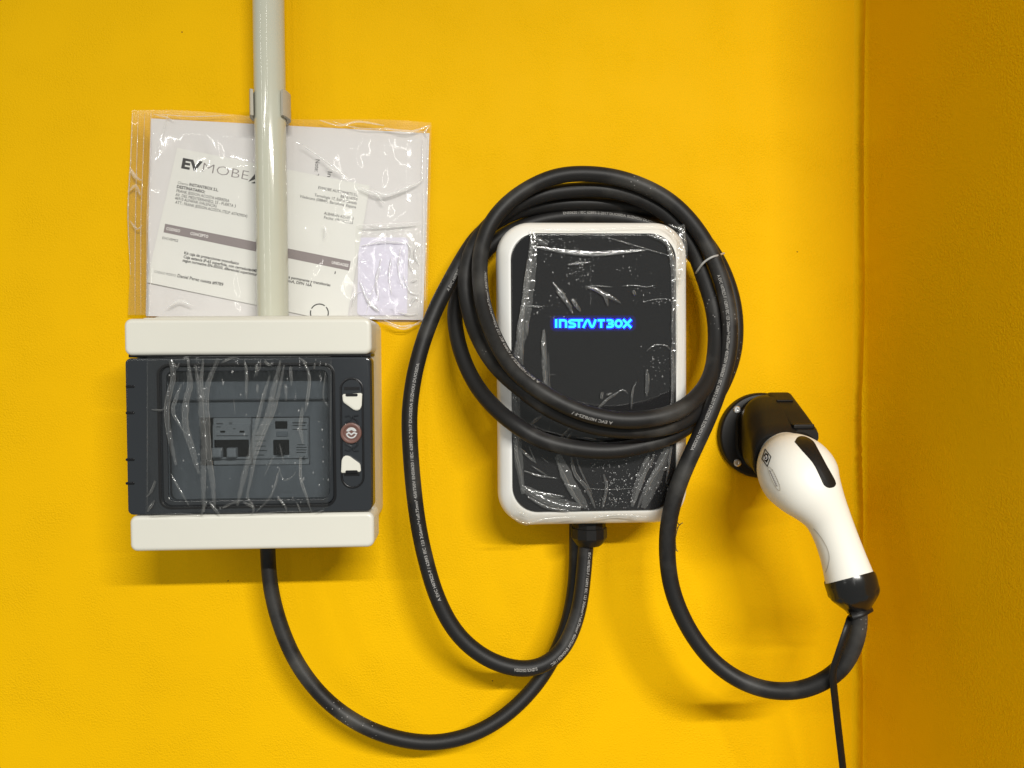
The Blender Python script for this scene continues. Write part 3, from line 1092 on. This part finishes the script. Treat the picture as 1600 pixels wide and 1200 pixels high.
rs = [ring(crx, cr_o, 0.5, .006, 10), ring(crx, cr_o, 30, .0035, 10), ring(crx, cr_o, RO - 7, .0005, 10), ring(crx, cr_o, RO - 3, 0, 10)]
for t, d in ((.04, RO + 1.5), (.10, RO + 4.5), (.2, RO + 7), (.36, RO + 9.2), (.6, RO + 11.6), (.80, RO + 13.2), (.93, RO + 14.0)):
    rs.append(ring(mixr(t), mr(t), d, 0, 10))
rs.append(ring(prx, cr_i, PD + .1, 0, 10))
rs.append(ring(prx, cr_i, PD - 2.5, .0003, 10))
V, Fc = rings_mesh(rs)
mesh('housing', V, Fc, WHITE, chg, True, 32)
rbox('front_panel', (prx[0] + .0004, prx[2 - 1] - .0004, prx[2] + .0004, prx[3] - .0004), cr_i, PD - 2.4, PD - .2, PANEL, chg, .0006, n=10)
# lettering, each glyph a part
LD = PD - .2
G = lambda pts: [(850 + x / 10, 480 + y / 10) for x, y in pts]
O = [(1165 + 48 * math.cos(2 * math.pi * i / 24), 255 + 50 * math.sin(2 * math.pi * i / 24)) for i in range(24)]
GL = [('I', [[(190, 185), (190, 322)]]),
      ('n', [[(250, 322), (250, 205), (312, 205), (335, 212), (345, 232), (345, 322)]]),
      ('S', [[(505, 205), (425, 205), (402, 214), (398, 234), (412, 250), (462, 256), (482, 268), (484, 292), (466, 305), (382, 307)]]),
      ('T', [[(505, 205), (612, 205)], [(546, 205), (546, 322)]]),
      ('N', [[(612, 322), (658, 222), (672, 206), (692, 206), (703, 222), (732, 292), (744, 305), (762, 304), (774, 288), (808, 190)]]),
      ('T', [[(838, 205), (952, 205)], [(893, 205), (893, 322)]]),
      ('B', [[(978, 205), (1050, 205), (1070, 215), (1072, 238), (1052, 254), (1002, 256)], [(1002, 257), (1052, 258), (1076, 274), (1074, 296), (1052, 307), (978, 307)]]),
      ('O', [O]),
      ('X', [[(1235, 190), (1364, 322)], [(1364, 190), (1235, 322)]])]
for li, (ch, sts) in enumerate(GL):
    m, e, hl = MB(), MB(), MB()
    for si, s in enumerate(sts):
        dd = .03 * si
        stroke_mesh(m, G(s), 3.6, LD + .28, .12 + dd, ch == 'O')
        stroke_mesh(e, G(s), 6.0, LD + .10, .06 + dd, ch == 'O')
    L_ = m.build('letter', LETTER, chg, False)
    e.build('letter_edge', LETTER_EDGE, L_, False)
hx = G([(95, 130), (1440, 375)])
for i, (g0, dd) in enumerate(((0, .02), (2.6, .04), (5.0, .06))):  # faint emissive sheets paint the glow around the letters
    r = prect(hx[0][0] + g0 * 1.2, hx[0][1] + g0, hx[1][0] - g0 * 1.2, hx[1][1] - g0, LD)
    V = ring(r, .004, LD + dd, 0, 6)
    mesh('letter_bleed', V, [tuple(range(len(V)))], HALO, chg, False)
# cable gland
gc = at(920, 826, 36)
zt = crx[2] + .004
gl_ = lathe('cable_gland', Vector((gc.x, -.036, zt)), Vector((0, 0, -1)), [(0, .0122), (.009, .0122), (.0095, .0132), (.0165, .0132), (.0180, .0124), (.0215, .0098), (.0225, .0088), (.0225, .0052)], BLACKP, chg, 12, 25)

# protective film on the charger
cf = thing('charger_film', 'crumpled clear protective film over the black charger front', 'film')
FC = PD + 1.6


def d_cf(u, v, x, y):
    e = min(u, 1 - u, v, 1 - v)
    k = 1 if y > 660 else .55
    return FC + (.4 + .3 * max(0, 1 - e * 7)) * k * fold(x, y * .6, 38, 6) + .7 * fold(x, y, 46, 2) * max(0, min(1, (y - 680) / 30))


film_sheet('film', [(832, 359), (822, 450), (811, 560), (803, 660), (800, 740), (797, 806)], [(1069, 350), (1070, 450), (1066, 560), (1060, 660), (1060, 740), (1050, 812)], FILM, d_cf, 80, 130, cf, None, lambda u: 8 * math.sin(math.pi * u))
cr, eb = MB(), MB()


def Cc(pts):
    return [(740 + x * .4418, 330 + y * .4417) for x, y in pts]


for pts, w in (([(200, 65), (205, 130), (192, 260), (170, 380), (150, 480), (140, 540)], 8), ([(180, 320), (165, 420), (168, 500), (172, 545)], 13), ([(205, 80), (240, 110), (262, 118)], 12), ([(195, 170), (172, 330)], 6),
               ([(205, 120), (300, 142), (420, 155), (540, 146), (612, 136)], 4.5), ([(470, 92), (560, 118), (650, 145), (700, 158)], 3), ([(620, 85), (680, 110), (702, 170), (715, 260)], 9), ([(690, 130), (712, 190), (712, 300), (700, 420)], 6),
               ([(332, 188), (380, 184), (416, 180)], 5), ([(280, 252), (310, 290), (338, 335), (350, 362)], 8), ([(295, 280), (325, 325)], 6), ([(348, 310), (365, 335), (378, 355)], 8), ([(395, 265), (430, 275), (465, 300), (475, 335)], 8),
               ([(430, 272), (460, 290), (500, 312), (520, 325)], 8), ([(410, 262), (450, 265), (490, 268)], 3), ([(525, 265), (565, 262), (610, 268), (640, 262)], 3), ([(565, 280), (572, 296)], 6), ([(598, 322), (640, 312), (690, 310)], 2.5),
               ([(250, 420), (246, 480), (255, 545)], 8), ([(248, 500), (252, 600), (258, 680)], 5), ([(265, 500), (268, 600), (275, 740)], 2.5), ([(188, 385), (190, 440)], 6), ([(612, 495), (640, 474), (680, 475), (695, 490)], 3.5),
               ([(612, 560), (615, 600), (612, 655)], 8), ([(440, 698), (470, 668), (500, 648), (528, 632), (545, 645)], 5), ([(470, 650), (490, 645)], 6), ([(575, 605), (562, 640), (558, 700)], 4), ([(455, 640), (452, 665)], 5), ([(270, 578), (290, 578)], 2),
               ([(180, 335), (245, 338)], 4), ([(700, 480), (705, 600), (702, 720)], 7), ([(716, 300), (718, 500), (712, 640)], 4),
               ([(200, 752), (240, 725)], 6), ([(268, 760), (262, 800)], 3), ([(305, 802), (360, 750)], 4), ([(330, 805), (350, 780)], 5), ([(400, 740), (420, 790)], 4), ([(440, 800), (520, 795), (590, 800)], 4), ([(365, 800), (400, 805), (460, 815)], 5),
               ([(160, 780), (150, 850), (165, 920), (175, 990)], 6), ([(165, 840), (220, 890)], 5), ([(195, 830), (220, 890)], 3), ([(180, 920), (230, 935), (295, 945)], 4), ([(205, 900), (260, 935)], 3), ([(240, 870), (265, 890)], 2),
               ([(170, 970), (230, 1010), (300, 1040), (380, 1050)], 12), ([(180, 985), (250, 1000), (320, 1010)], 8), ([(190, 1010), (260, 1048), (340, 1062)], 6), ([(320, 965), (370, 980)], 8), ([(290, 870), (320, 940), (350, 1000), (385, 1050)], 9),
               ([(345, 870), (360, 930), (400, 980), (430, 1050)], 7), ([(360, 860), (380, 920), (420, 1000)], 3), ([(460, 930), (470, 980), (455, 1050)], 6), ([(400, 980), (480, 985), (580, 978)], 2),
               ([(690, 840), (660, 900), (620, 960), (580, 1050)], 9), ([(640, 860), (600, 940), (565, 1040)], 8), ([(670, 915), (690, 905)], 7), ([(700, 830), (690, 900), (680, 960)], 4), ([(620, 870), (600, 900)], 5),
               ([(130, 1075), (180, 1105), (260, 1090), (360, 1082)], 7), ([(420, 1085), (520, 1075), (620, 1085)], 5), ([(150, 1060), (200, 1085)], 6), ([(560, 1072), (580, 1090)], 6),
               ([(745, 48), (748, 120), (742, 180)], 5), ([(690, 46), (720, 60), (745, 48)], 6), ([(720, 75), (735, 100), (725, 140)], 5), ([(665, 50), (700, 75), (720, 110)], 5), ([(740, 180), (725, 240), (722, 300)], 4), ([(205, 62), (400, 66), (660, 52)], 2)):
    crease_pair(cr, eb, Cc(pts), w * .8, .2, lambda x, y: FC + .35 + (.5 if y > 690 else 0))
cr.build('creases', FILM_CREASE, cf)['kind'] = 'stuff'
sh = MB()
for pts, w in (([(212, 70), (206, 180), (188, 330), (166, 470), (150, 560)], 17), ([(640, 84), (690, 120), (708, 220), (712, 420), (705, 640)], 10), ([(155, 560), (150, 700), (158, 860), (175, 1000)], 14),
               ([(170, 975), (260, 1025), (380, 1050)], 20), ([(300, 860), (340, 960), (400, 1050)], 18), ([(690, 830), (650, 930), (600, 1050)], 18), ([(250, 430), (252, 560), (262, 700)], 9),
               ([(205, 125), (400, 150), (600, 138)], 8), ([(735, 60), (740, 150), (728, 260)], 16), ([(620, 860), (585, 960), (560, 1045)], 12)):
    crease(sh, Cc(pts), w, 0, .05, 6, .35, True, lambda x, y: FC + .25 + (.5 if y > 690 else 0))
sh.build('lifted_bands', FILM_CREASE, cf)['kind'] = 'stuff'
eb.build('fold_glints', FILM_GLINT, cf)['kind'] = 'stuff'
bb = MB()
clusters = [((380, 215), (40, 45), 60), ((330, 160), (110, 60), 40), ((560, 200), (60, 80), 22), ((430, 90), (60, 12), 16), ((200, 340), (40, 30), 26), ((650, 540), (40, 60), 34), ((650, 320), (50, 8), 16),
            ((560, 960), (110, 50), 150), ((480, 1030), (100, 25), 60), ((440, 900), (40, 40), 30), ((650, 870), (30, 40), 20), ((300, 330), (50, 50), 24), ((280, 110), (60, 20), 24), ((620, 300), (60, 30), 10), ((500, 870), (90, 40), 60)]
for c, s, n in clusters:
    for _ in range(int(n * 1.15)):
        x, y = random.gauss(c[0], s[0] * .6), random.gauss(c[1], s[1] * .6)
        p = Cc([(x, y)])[0]
        bubble(bb, p[0], p[1], abs(random.gauss(0, .5)) + .28, FC + .9 + (.5 if p[1] > 690 else 0), .45, random.uniform(.7, 1.5))
for k in range(24):
    p = Cc([(414 + random.uniform(-2, 2), 190 + k * 6)])[0]
    bubble(bb, p[0], p[1], random.uniform(.3, .7), FC + .9, .45)
bb.build('air_bubbles', FILM_BUBBLE, cf)['kind'] = 'stuff'

# ------------------------------------------------------------------ cables
CR = .0056
CABLE = [(919, 828, 36), (915, 855, 36), (913, 885, 38), (904, 952, 44), (883, 1008, 50), (852, 1038, 54), (816, 1046, 55), (766, 1032, 55), (717, 993, 54), (682, 930, 52), (657, 840, 50), (644, 750, 50), (639, 660, 48), (643, 615, 45),
         (650, 575, 43), (664, 525, 40), (684, 475, 36), (704, 437, 31), (722, 405, 27), (750, 365, 22), (795, 335, 18), (845, 321, 16), (900, 317, 16),
         (960, 320, 15), (1020, 330, 14), (1065, 347, 13), (1100, 375, 13), (1128, 418, 14), (1146, 470, 17), (1150, 520, 20), (1144, 562, 27), (1126, 607, 40), (1100, 645, 57), (1067, 672, 71),
         (1042, 685, 75), (992, 700, 79), (942, 705, 80), (892, 700, 80), (842, 687, 80), (805, 664, 77), (772, 637, 65), (742, 600, 50), (720, 550, 36), (711, 500, 25), (714, 465, 18), (728, 432, 14), (752, 400, 12), (785, 368, 12), (840, 346, 12), (900, 339, 12),
         (980, 344, 14), (1040, 362, 18), (1085, 398, 22), (1112, 445, 26), (1126, 500, 32), (1126, 550, 40), (1114, 600, 54), (1088, 643, 72), (1055, 664, 84),
         (1005, 672, 91), (955, 671, 93), (905, 660, 93), (855, 637, 92), (815, 608, 86), (785, 583, 74), (762, 555, 63), (740, 512, 50), (730, 475, 43), (726, 450, 40), (729, 415, 36), (742, 380, 32), (770, 345, 28), (810, 318, 26), (850, 303, 26), (900, 296, 26),
         (960, 298, 27), (1015, 318, 29), (1055, 347, 32), (1082, 387, 37), (1098, 430, 44), (1113, 475, 51), (1119, 520, 58), (1115, 575, 72), (1100, 610, 84), (1068, 639, 96),
         (1030, 652, 101), (980, 657, 103), (930, 650, 103), (880, 632, 102), (830, 602, 98), (795, 568, 88), (770, 522, 74), (755, 475, 62), (750, 430, 53), (751, 397, 47), (756, 375, 44), (765, 352, 41), (780, 330, 39), (810, 303, 37), (855, 279, 37), (900, 271, 37),
         (960, 276, 37), (1015, 295, 38), (1055, 320, 40), (1085, 352, 44), (1108, 388, 49), (1126, 432, 55), (1138, 480, 61), (1141, 530, 67), (1134, 575, 73), (1121, 617, 77), (1104, 660, 80), (1077, 717, 82), (1061, 755, 82), (1045, 812, 80), (1042, 870, 78), (1051, 927, 78),
         (1077, 985, 80), (1112, 1031, 84), (1154, 1062, 90), (1204, 1079, 97), (1258, 1077, 104), (1305, 1053, 110), (1327, 1025, 113), (1340, 990, 114), (1342, 963, 115), (1340, 940, 115)]
path = smooth_path(catmull([at(*p) for p in CABLE], .003), 10)
path = [p + Vector((noise.noise((i * .028, 1, 0)), 0, noise.noise((i * .028, 9, 0)))) * .0009 * min(1, i / 30, (len(path) - 1 - i) / 30) for i, p in enumerate(path)]
cable = thing('charging_cable', 'long black charging cable coiled around the charger and ending in the plug', 'cable')
tube('sheath', path, CR, RUBBER, cable, 16)


def project(p):
    q = CAM_R.transposed() @ (p - CAM_P)
    return (800 + F * q.x / -q.z, 600 - F * q.y / -q.z)


def near_index(px, py, lo=0, hi=None, pth=path):
    best, bi = 1e9, 0
    for i in range(lo, hi or len(pth)):
        x, y = project(pth[i])
        d = (x - px) ** 2 + (y - py) ** 2
        if d < best:
            best, bi = d, i
    return bi


S = [0.0]
for i in range(1, len(path)):
    S.append(S[-1] + (path[i] - path[i - 1]).length)


def cable_point(s):
    s = max(0, min(S[-1] - 1e-6, s))
    lo, hi = 0, len(S) - 1
    while hi - lo > 1:
        m = (lo + hi) // 2
        if S[m] <= s:
            lo = m
        else:
            hi = m
    f = (s - S[lo]) / (S[hi] - S[lo])
    p = path[lo].lerp(path[hi], f)
    a, b = path[max(0, lo - 1)], path[min(len(path) - 1, hi + 1)]
    return p, (b - a).normalized()


def cable_text(body, i0, length, side, h=.0021):
    """lettering wrapped on the sheath from path index i0; side -1..1 across the cable as the viewer sees it"""
    V, Fc, w = text2d(body, .012)
    k = length / w
    kv = h / .72
    out = []
    for x, y in V:
        s = S[i0] + x * k
        p, T = cable_point(s)
        view = (CAM_P - p)
        view = (view - T * view.dot(T)).normalized()
        up = view.cross(T)             # letters read along T, tops toward up
        a = math.asin(max(-.97, min(.97, side))) + (y * kv - h / 2) / CR
        out.append(p + (view * math.cos(a) + up * math.sin(a)) * (CR + .00012))
    mesh('printed_text', out, Fc, INK_CABLE, cable, False)


NIDX = len(path)
mb = MB()
TXT = '\u25b3 EVC H07BZ5-F / 62893 IEC 123 3G6mm\u00b2+1x0.75mm\u00b2 450/750V EN50620 / IEC 62893-2-2017 DUOSIDA SUZHOU DUOSIDA'
TXT = TXT.replace('\u25b3', 'A')
half = NIDX // 4
i_a = near_index(690, 935, 0, half)
i_b = near_index(655, 567, 0, half)
cable_text(TXT, i_a, S[i_b] - S[i_a], -.1)
i_a, i_b = near_index(918, 862, 0, half), near_index(862, 1036, 0, half)
cable_text('EVC H07BZ5-F / 62893 IEC 123 3G6mm\u00b2+1x0.75mm\u00b2 450/750V EN50620 / IEC', i_a, S[i_b] - S[i_a], .55)
i_a, i_b = near_index(842, 1045, 0, half), near_index(802, 1044, 0, half)
cable_text('SUZHOU DUOSIDA', i_a, S[i_b] - S[i_a], .25)
i_a, i_b = near_index(693, 452, 0, half), near_index(715, 415, 0, half)
cable_text('A EVC H07BZ5-F', i_a, S[i_b] - S[i_a], -.3)
q3 = int(NIDX * .7)
i_a, i_b = near_index(1126, 435, q3), near_index(1082, 706, q3)
cable_text(TXT, i_a, S[i_b] - S[i_a], -.15)
i_a, i_b = near_index(955, 655, int(NIDX * .55), int(NIDX * .85)), near_index(895, 638, int(NIDX * .55), int(NIDX * .85))
cable_text('A EVC H07BZ5-F /', i_a, S[i_b] - S[i_a], .45)
i_a, i_b = near_index(835, 606, int(NIDX * .55), int(NIDX * .85)), near_index(750, 430, int(NIDX * .6), int(NIDX * .85))
cable_text('A EVC H07BZ5-F / 62893 IEC 123 3G6mm\u00b2+1x0.75mm\u00b2 450/750V', i_a, S[i_b] - S[i_a], -.72)
i_a, i_b = near_index(1070, 655, int(NIDX * .42), int(NIDX * .6)), near_index(985, 673, int(NIDX * .42), int(NIDX * .6))
cable_text('DUOSIDA SUZHOU DUOSIDA', i_a, S[i_b] - S[i_a], -.5)
i_a, i_b = near_index(880, 339, int(NIDX * .28), int(NIDX * .48)), near_index(1025, 356, int(NIDX * .28), int(NIDX * .48))
cable_text('EN50620 / IEC 62893-2-2017 DUOSIDA SUZHOU DUOSIDA', i_a, S[i_b] - S[i_a], .5)

SUP = [(418, 845, 36), (419, 880, 37), (423, 920, 38), (437, 975, 40), (463, 1035, 42), (505, 1090, 44), (560, 1131, 46), (620, 1154, 47), (680, 1161, 47), (740, 1147, 45), (790, 1118, 41), (835, 1074, 35), (865, 1028, 29), (885, 980, 24), (896, 930, 20), (900, 880, 18), (900, 800, 17)]
sp = smooth_path(catmull([at(*p) for p in SUP], .004), 8)
sup = tag(tube('supply_cable', sp, .0053, RUBBER, None, 16), 'plain black supply cable hanging from the enclosure to the charger', 'cable')

# wire tie round the coil, upper right
tp = [(1131, 396, 40), (1122, 399, 55), (1112, 402, 58), (1101, 409, 56), (1094, 417, 53), (1088, 426, 46), (1086, 430, 30)]
tag(tube('cable_tie', catmull([at(*p) for p in tp], .001), .0008, TIE, None, 8), 'thin grey wire tie binding the coil at the upper right', 'cable tie')

# ------------------------------------------------------------------ plug holster
hol = thing('plug_holster', 'round black wall holster holding the plug beside the corner', 'holster')
hc = at(1188, 680, 4)
hc.y = 0
hr = mm(68, 4)
lathe('mounting_plate', hc, Vector((0, -1, 0)), [(.0002, hr * .99), (.0045, hr), (.0066, hr * .985), (.0078, hr * .95), (.0082, hr * .88), (.0084, hr * .5)], BLACKP, hol, 64, 30)
SEC = [(7.5, 1146, 1240, 618, 740, 1), (9.5, 1153, 1238, 620, 735, 1), (13, 1157, 1238, 619, 734, .95), (20, 1159, 1240, 617, 734, .9), (27, 1160, 1244, 621, 738, .85), (42, 1166, 1260, 642, 745, .8), (54, 1172, 1271, 661, 752, .8), (64, 1177, 1280, 675, 758, .8), (65.5, 1180, 1277, 680, 754, .8)]
rs = []
for d, x0, x1, y0, y1, k in SEC:
    r = prect(x0, y0, x1, y1, d)
    rr = min(r[1] - r[0], r[3] - r[2]) / 2
    rs.append(ring(r, rr * k, d, 0, 10))
# deep mouth
last = SEC[-1]
r = prect(last[1], last[3], last[2], last[4], last[0])
rs.append(ring(r, .018, 63.0, .0025, 10))
rs.append(ring(r, .018, 30, .004, 10))
V, Fc = rings_mesh(rs)
mesh('socket_body', V, Fc, BLACKP, hol, True, 40)
# latch hood on top
hood = [(14, 1196, 1236, 613, 640), (22, 1200, 1238, 614, 640), (45, 1222, 1262, 646, 672), (60, 1238, 1277, 667, 690), (64, 1241, 1279, 672, 692)]
rs = []
for d, x0, x1, y0, y1 in hood:
    rs.append(ring(prect(x0, y0, x1, y1, d), .0035, d, 0, 5))
V, Fc = rings_mesh(rs)
mesh('latch_hood', V, Fc, BLACKP, hol, True, 35)
for i, (x0, y0, x1, y1, d) in enumerate(((1210, 624, 1236, 627, 27), (1236, 662, 1268, 669, 57))):
    rbox('hood_rib', prect(x0, y0, x1, y1, d), .0008, d - 6, d + 5, BLACKP, hol, .0008)
for x, y in ((1151.5, 640), (1152, 723), (1229, 735)):
    c = at(x, y, 8.4)
    s_ = lathe('screw', c, Vector((0, -1, 0)), [(-.001, .0029), (.0008, .0029), (.0013, .0022), (.0013, .0012), (.0004, .0010), (.0004, .0001)], CHROME, hol, 20, 30)

# ------------------------------------------------------------------ charging plug
plug = thing('charging_plug', 'white handled charging plug with black insert resting in the holster', 'plug')
ST = [(1210, 700, 38, 16.0), (1224, 712, 58, 17.5), (1231, 720, 70, 19.8), (1239, 731, 84, 24.0), (1250, 746, 97, 24.8), (1264, 767, 105, 21.8), (1281, 790, 109, 16.8), (1296, 815, 111, 13.6), (1314, 861, 113, 13.3), (1328, 906, 115, 15.0)]
raw = [tuple(at(a, b, c)) + (r / 1000,) for a, b, c, r in ST]


def catmull4(P, n):
    P = [Vector(p) for p in P]
    P = [P[0] * 2 - P[1]] + P + [P[-1] * 2 - P[-2]]
    out = []
    for i in range(1, len(P) - 2):
        p0, p1, p2, p3 = P[i - 1:i + 3]
        for k in range(n):
            t = k / n
            out.append(.5 * ((2 * p1) + (p2 - p0) * t + (2 * p0 - 5 * p1 + 4 * p2 - p3) * t * t + (3 * p1 - p0 - 3 * p2 + p3) * t ** 3))
    out.append(P[-2].copy())
    return out


def loft_round(name, stations, m, parent, seg=48, n=6, ripple=None, cap=True, sm=4):
    q = catmull4(stations, n)
    q = smooth_path(q, sm)
    pth = [Vector(p[:3]) for p in q]
    T, N = frames(pth)
    rs = []
    for i, p in enumerate(pth):
        B = T[i].cross(N[i])
        rr = q[i][3]
        rs.append([p + (N[i] * math.cos(a) + B * math.sin(a)) * rr * (ripple(i / (len(pth) - 1), a) if ripple else 1) for a in [2 * math.pi * k / seg for k in range(seg)]])
    V, Fc = rings_mesh(rs)
    return mesh(name, V, Fc, m, parent, True, 45), pth


shell, hp = loft_round('shell', raw, GUNW, plug)
capst = [(1327, 902, 114.8, 14.8), (1328, 905, 115, 15.8), (1332, 919, 115, 15.7), (1335, 929, 115, 15.0), (1340, 948, 115, 8.6), (1341.5, 954, 115, 7.4), (1342, 956, 115, 5.8)]
loft_round('end_cap', [tuple(at(a, b, c)) + (r / 1000,) for a, b, c, r in capst], BLACKG, plug, 48, 6,
           lambda t, a: 1 - (.05 * max(0, math.sin(a * 8)) ** 3 if .35 < t < .85 else 0), sm=1)

bm = bmesh.new()
bm.from_mesh(shell.data)
bvh = BVHTree.FromBMesh(bm)
bm.free()


def hit(px, py):
    ray = (CAM_R @ Vector(((px - 800) / F, -(py - 600) / F, -1))).normalized()
    loc, nor, idx, dist = bvh.ray_cast(CAM_P, ray)
    if loc is None:
        return None
    if nor.dot(ray) > 0:
        nor = -nor
    return loc, nor


def decal_poly(mb, outline, off, rings_n=5):
    """closed pixel outline laid on the handle, raised by off metres, filled by shrinking rings"""
    cx = sum(p[0] for p in outline) / len(outline)
    cy = sum(p[1] for p in outline) / len(outline)
    V, Fc = [], []
    n = len(outline)
    for k in range(rings_n + 1):
        t = 1 if k == 0 else (.975 - (k - 1) / (rings_n + .35))
        for x, y in outline:
            h = hit(cx + (x - cx) * t, cy + (y - cy) * t)
            if h is None:
                return
            V.append(h[0] + h[1] * (off if k else -.0002))
    # inner rings
    for k in range(rings_n):
        for i in range(n):
            j = (i + 1) % n
            Fc.append((k * n + i, k * n + j, (k + 1) * n + j, (k + 1) * n + i))
    Fc.append(tuple(range(rings_n * n, (rings_n + 1) * n)))
    mb.add(V, Fc)


def decal_stroke(mb, pts, w, off, closed=False):
    Q = [Vector(p) for p in pts]
    if closed:
        Q.append(Q[0])
    P = [Q[0]]
    for a, b in zip(Q, Q[1:]):
        n = max(1, int((b - a).length / 2))
        P += [a.lerp(b, (k + 1) / n) for k in range(n)]
    for i in range(len(P) - 1):
        a, b = P[i], P[i + 1]
        t = (b - a).normalized()
        n = Vector((-t.y, t.x)) * w / 2
        q = [hit(p.x, p.y) for p in (a + n - t * w * .3, b + n + t * w * .3, b - n + t * w * .3, a - n - t * w * .3)]
        if any(h is None for h in q):
            continue
        mb.add([h[0] + h[1] * (off + .000004 * (i % 5)) for h in q], [(0, 1, 2, 3)])


def smooth_outline(pts, step=2.0):
    P = pts + pts[:1]
    q = catmull([(x, y, 0) for x, y in P], step)
    return [(p.x, p.y) for p in q[:-1]]


mb = MB()
decal_poly(mb, smooth_outline([(1241, 690), (1247, 682), (1258, 682), (1270, 689), (1278, 702), (1292, 728), (1305, 752), (1305, 760), (1297, 763), (1288, 759), (1281, 745), (1270, 724), (1252, 703)], 2.2), .0004, 6)
mb.build('black_insert', BLACKP, plug)
mb = MB()
decal_stroke(mb, [(1196, 702), (1205, 714), (1199.5, 729), (1191, 717)], 1.3, .0003, True)
mb.build('emblem_outline', BLACKM, plug, False)
mb = MB()
decal_poly(mb, [(1196.4, 707.5), (1200.5, 710), (1201.3, 717), (1198.6, 723), (1195, 720), (1193.8, 712.5)], .0003, 2)
em = mb.build('emblem', BLACKM, plug, False)
mb = MB()
decal_stroke(mb, [(1197.5 + 2.0 * math.cos(a), 715.3 + 3.2 * math.sin(a)) for a in [math.radians(-60 + 30 * i) for i in range(10)]], .9, .0005)
decal_stroke(mb, [(1197.8, 711.5), (1197.8, 715)], .9, .0005)
mb.build('emblem_mark', INKW, em, False)
mb = MB()
ov = [(1210 + 7 * math.cos(a) * math.cos(1.1) - 21 * math.sin(a) * -.42, 748 + 20 * math.sin(a) * .91 + 7 * math.cos(a) * -.42) for a in [2 * math.pi * i / 30 for i in range(30)]]
decal_stroke(mb, ov, .9, .00035, True)
mb.build('oval_rim', CLIP, plug, False)
mb = MB()
for k in range(7):
    t = -13 + k * 4
    decal_stroke(mb, [(1208 + t * .42, 747 + t * .91), (1209.2 + t * .42 + 1.2, 747 + t * .91 + 2.6)], 1.3, .0003)
    decal_stroke(mb, [(1212 + t * .42, 745 + t * .91), (1213.0 + t * .42 + .8, 745 + t * .91 + 2.0)], .8, .0003)
mb.build('oval_print', INKL, plug, False)
mb = MB()
gp = catmull([(x, y, 0) for x, y in [(1271.5, 826), (1282, 838), (1292, 855), (1296, 870), (1294, 884), (1290.5, 894)]], 3)
decal_stroke(mb, [(p.x, p.y) for p in gp], 1.2, .0002)
mb.build('grip_seam', CLIP, plug, False)

# lanyard strap tied round the cable below the plug
SP = [(1331, 962, 122), (1345, 959, 124), (1356, 952, 120), (1360, 950, 113), (1352, 955, 108), (1335, 962, 107), (1327, 968, 112), (1325, 976, 120), (1316, 1003, 122), (1307, 1030, 121), (1301, 1050, 119), (1302, 1066, 118), (1305, 1095, 112), (1310, 1140, 104), (1317, 1200, 96), (1323, 1260, 90)]
spp = smooth_path(catmull([at(*p) for p in SP], .002), 3)
tag(tube('lanyard_strap', spp, .0026, BLACKP, None, 10, .5), 'thin black strap hanging from the cable below the plug', 'strap')

# small dry cobweb tuft caught behind the cable
tuft = MB()
for pts in ([(1058, 826), (1062, 820), (1067, 817)], [(1060, 822), (1057, 832), (1056, 838)], [(1062, 821), (1058, 815), (1060, 812)], [(1055, 845), (1056, 855), (1057, 861)], [(1056, 858), (1059, 862)]):
    P = [at(p.x, p.y, 66 + random.uniform(-1, 1)) for p in catmull([(x, y, 0) for x, y in pts], 2)]
    T, N = frames(P)
    rs = [[p + (N[i] * math.cos(a) + T[i].cross(N[i]) * math.sin(a)) * .0004 for a in (0, 2.1, 4.2)] for i, p in enumerate(P)]
    tuft.add(*rings_mesh(rs))
tf = tuft.build('dust_tuft', mat('brown_dust', (.14, .10, .03, 1), .9, .1), None)
tag(tf, 'tiny brown dust tuft clinging to the cable right of the charger', 'dust')
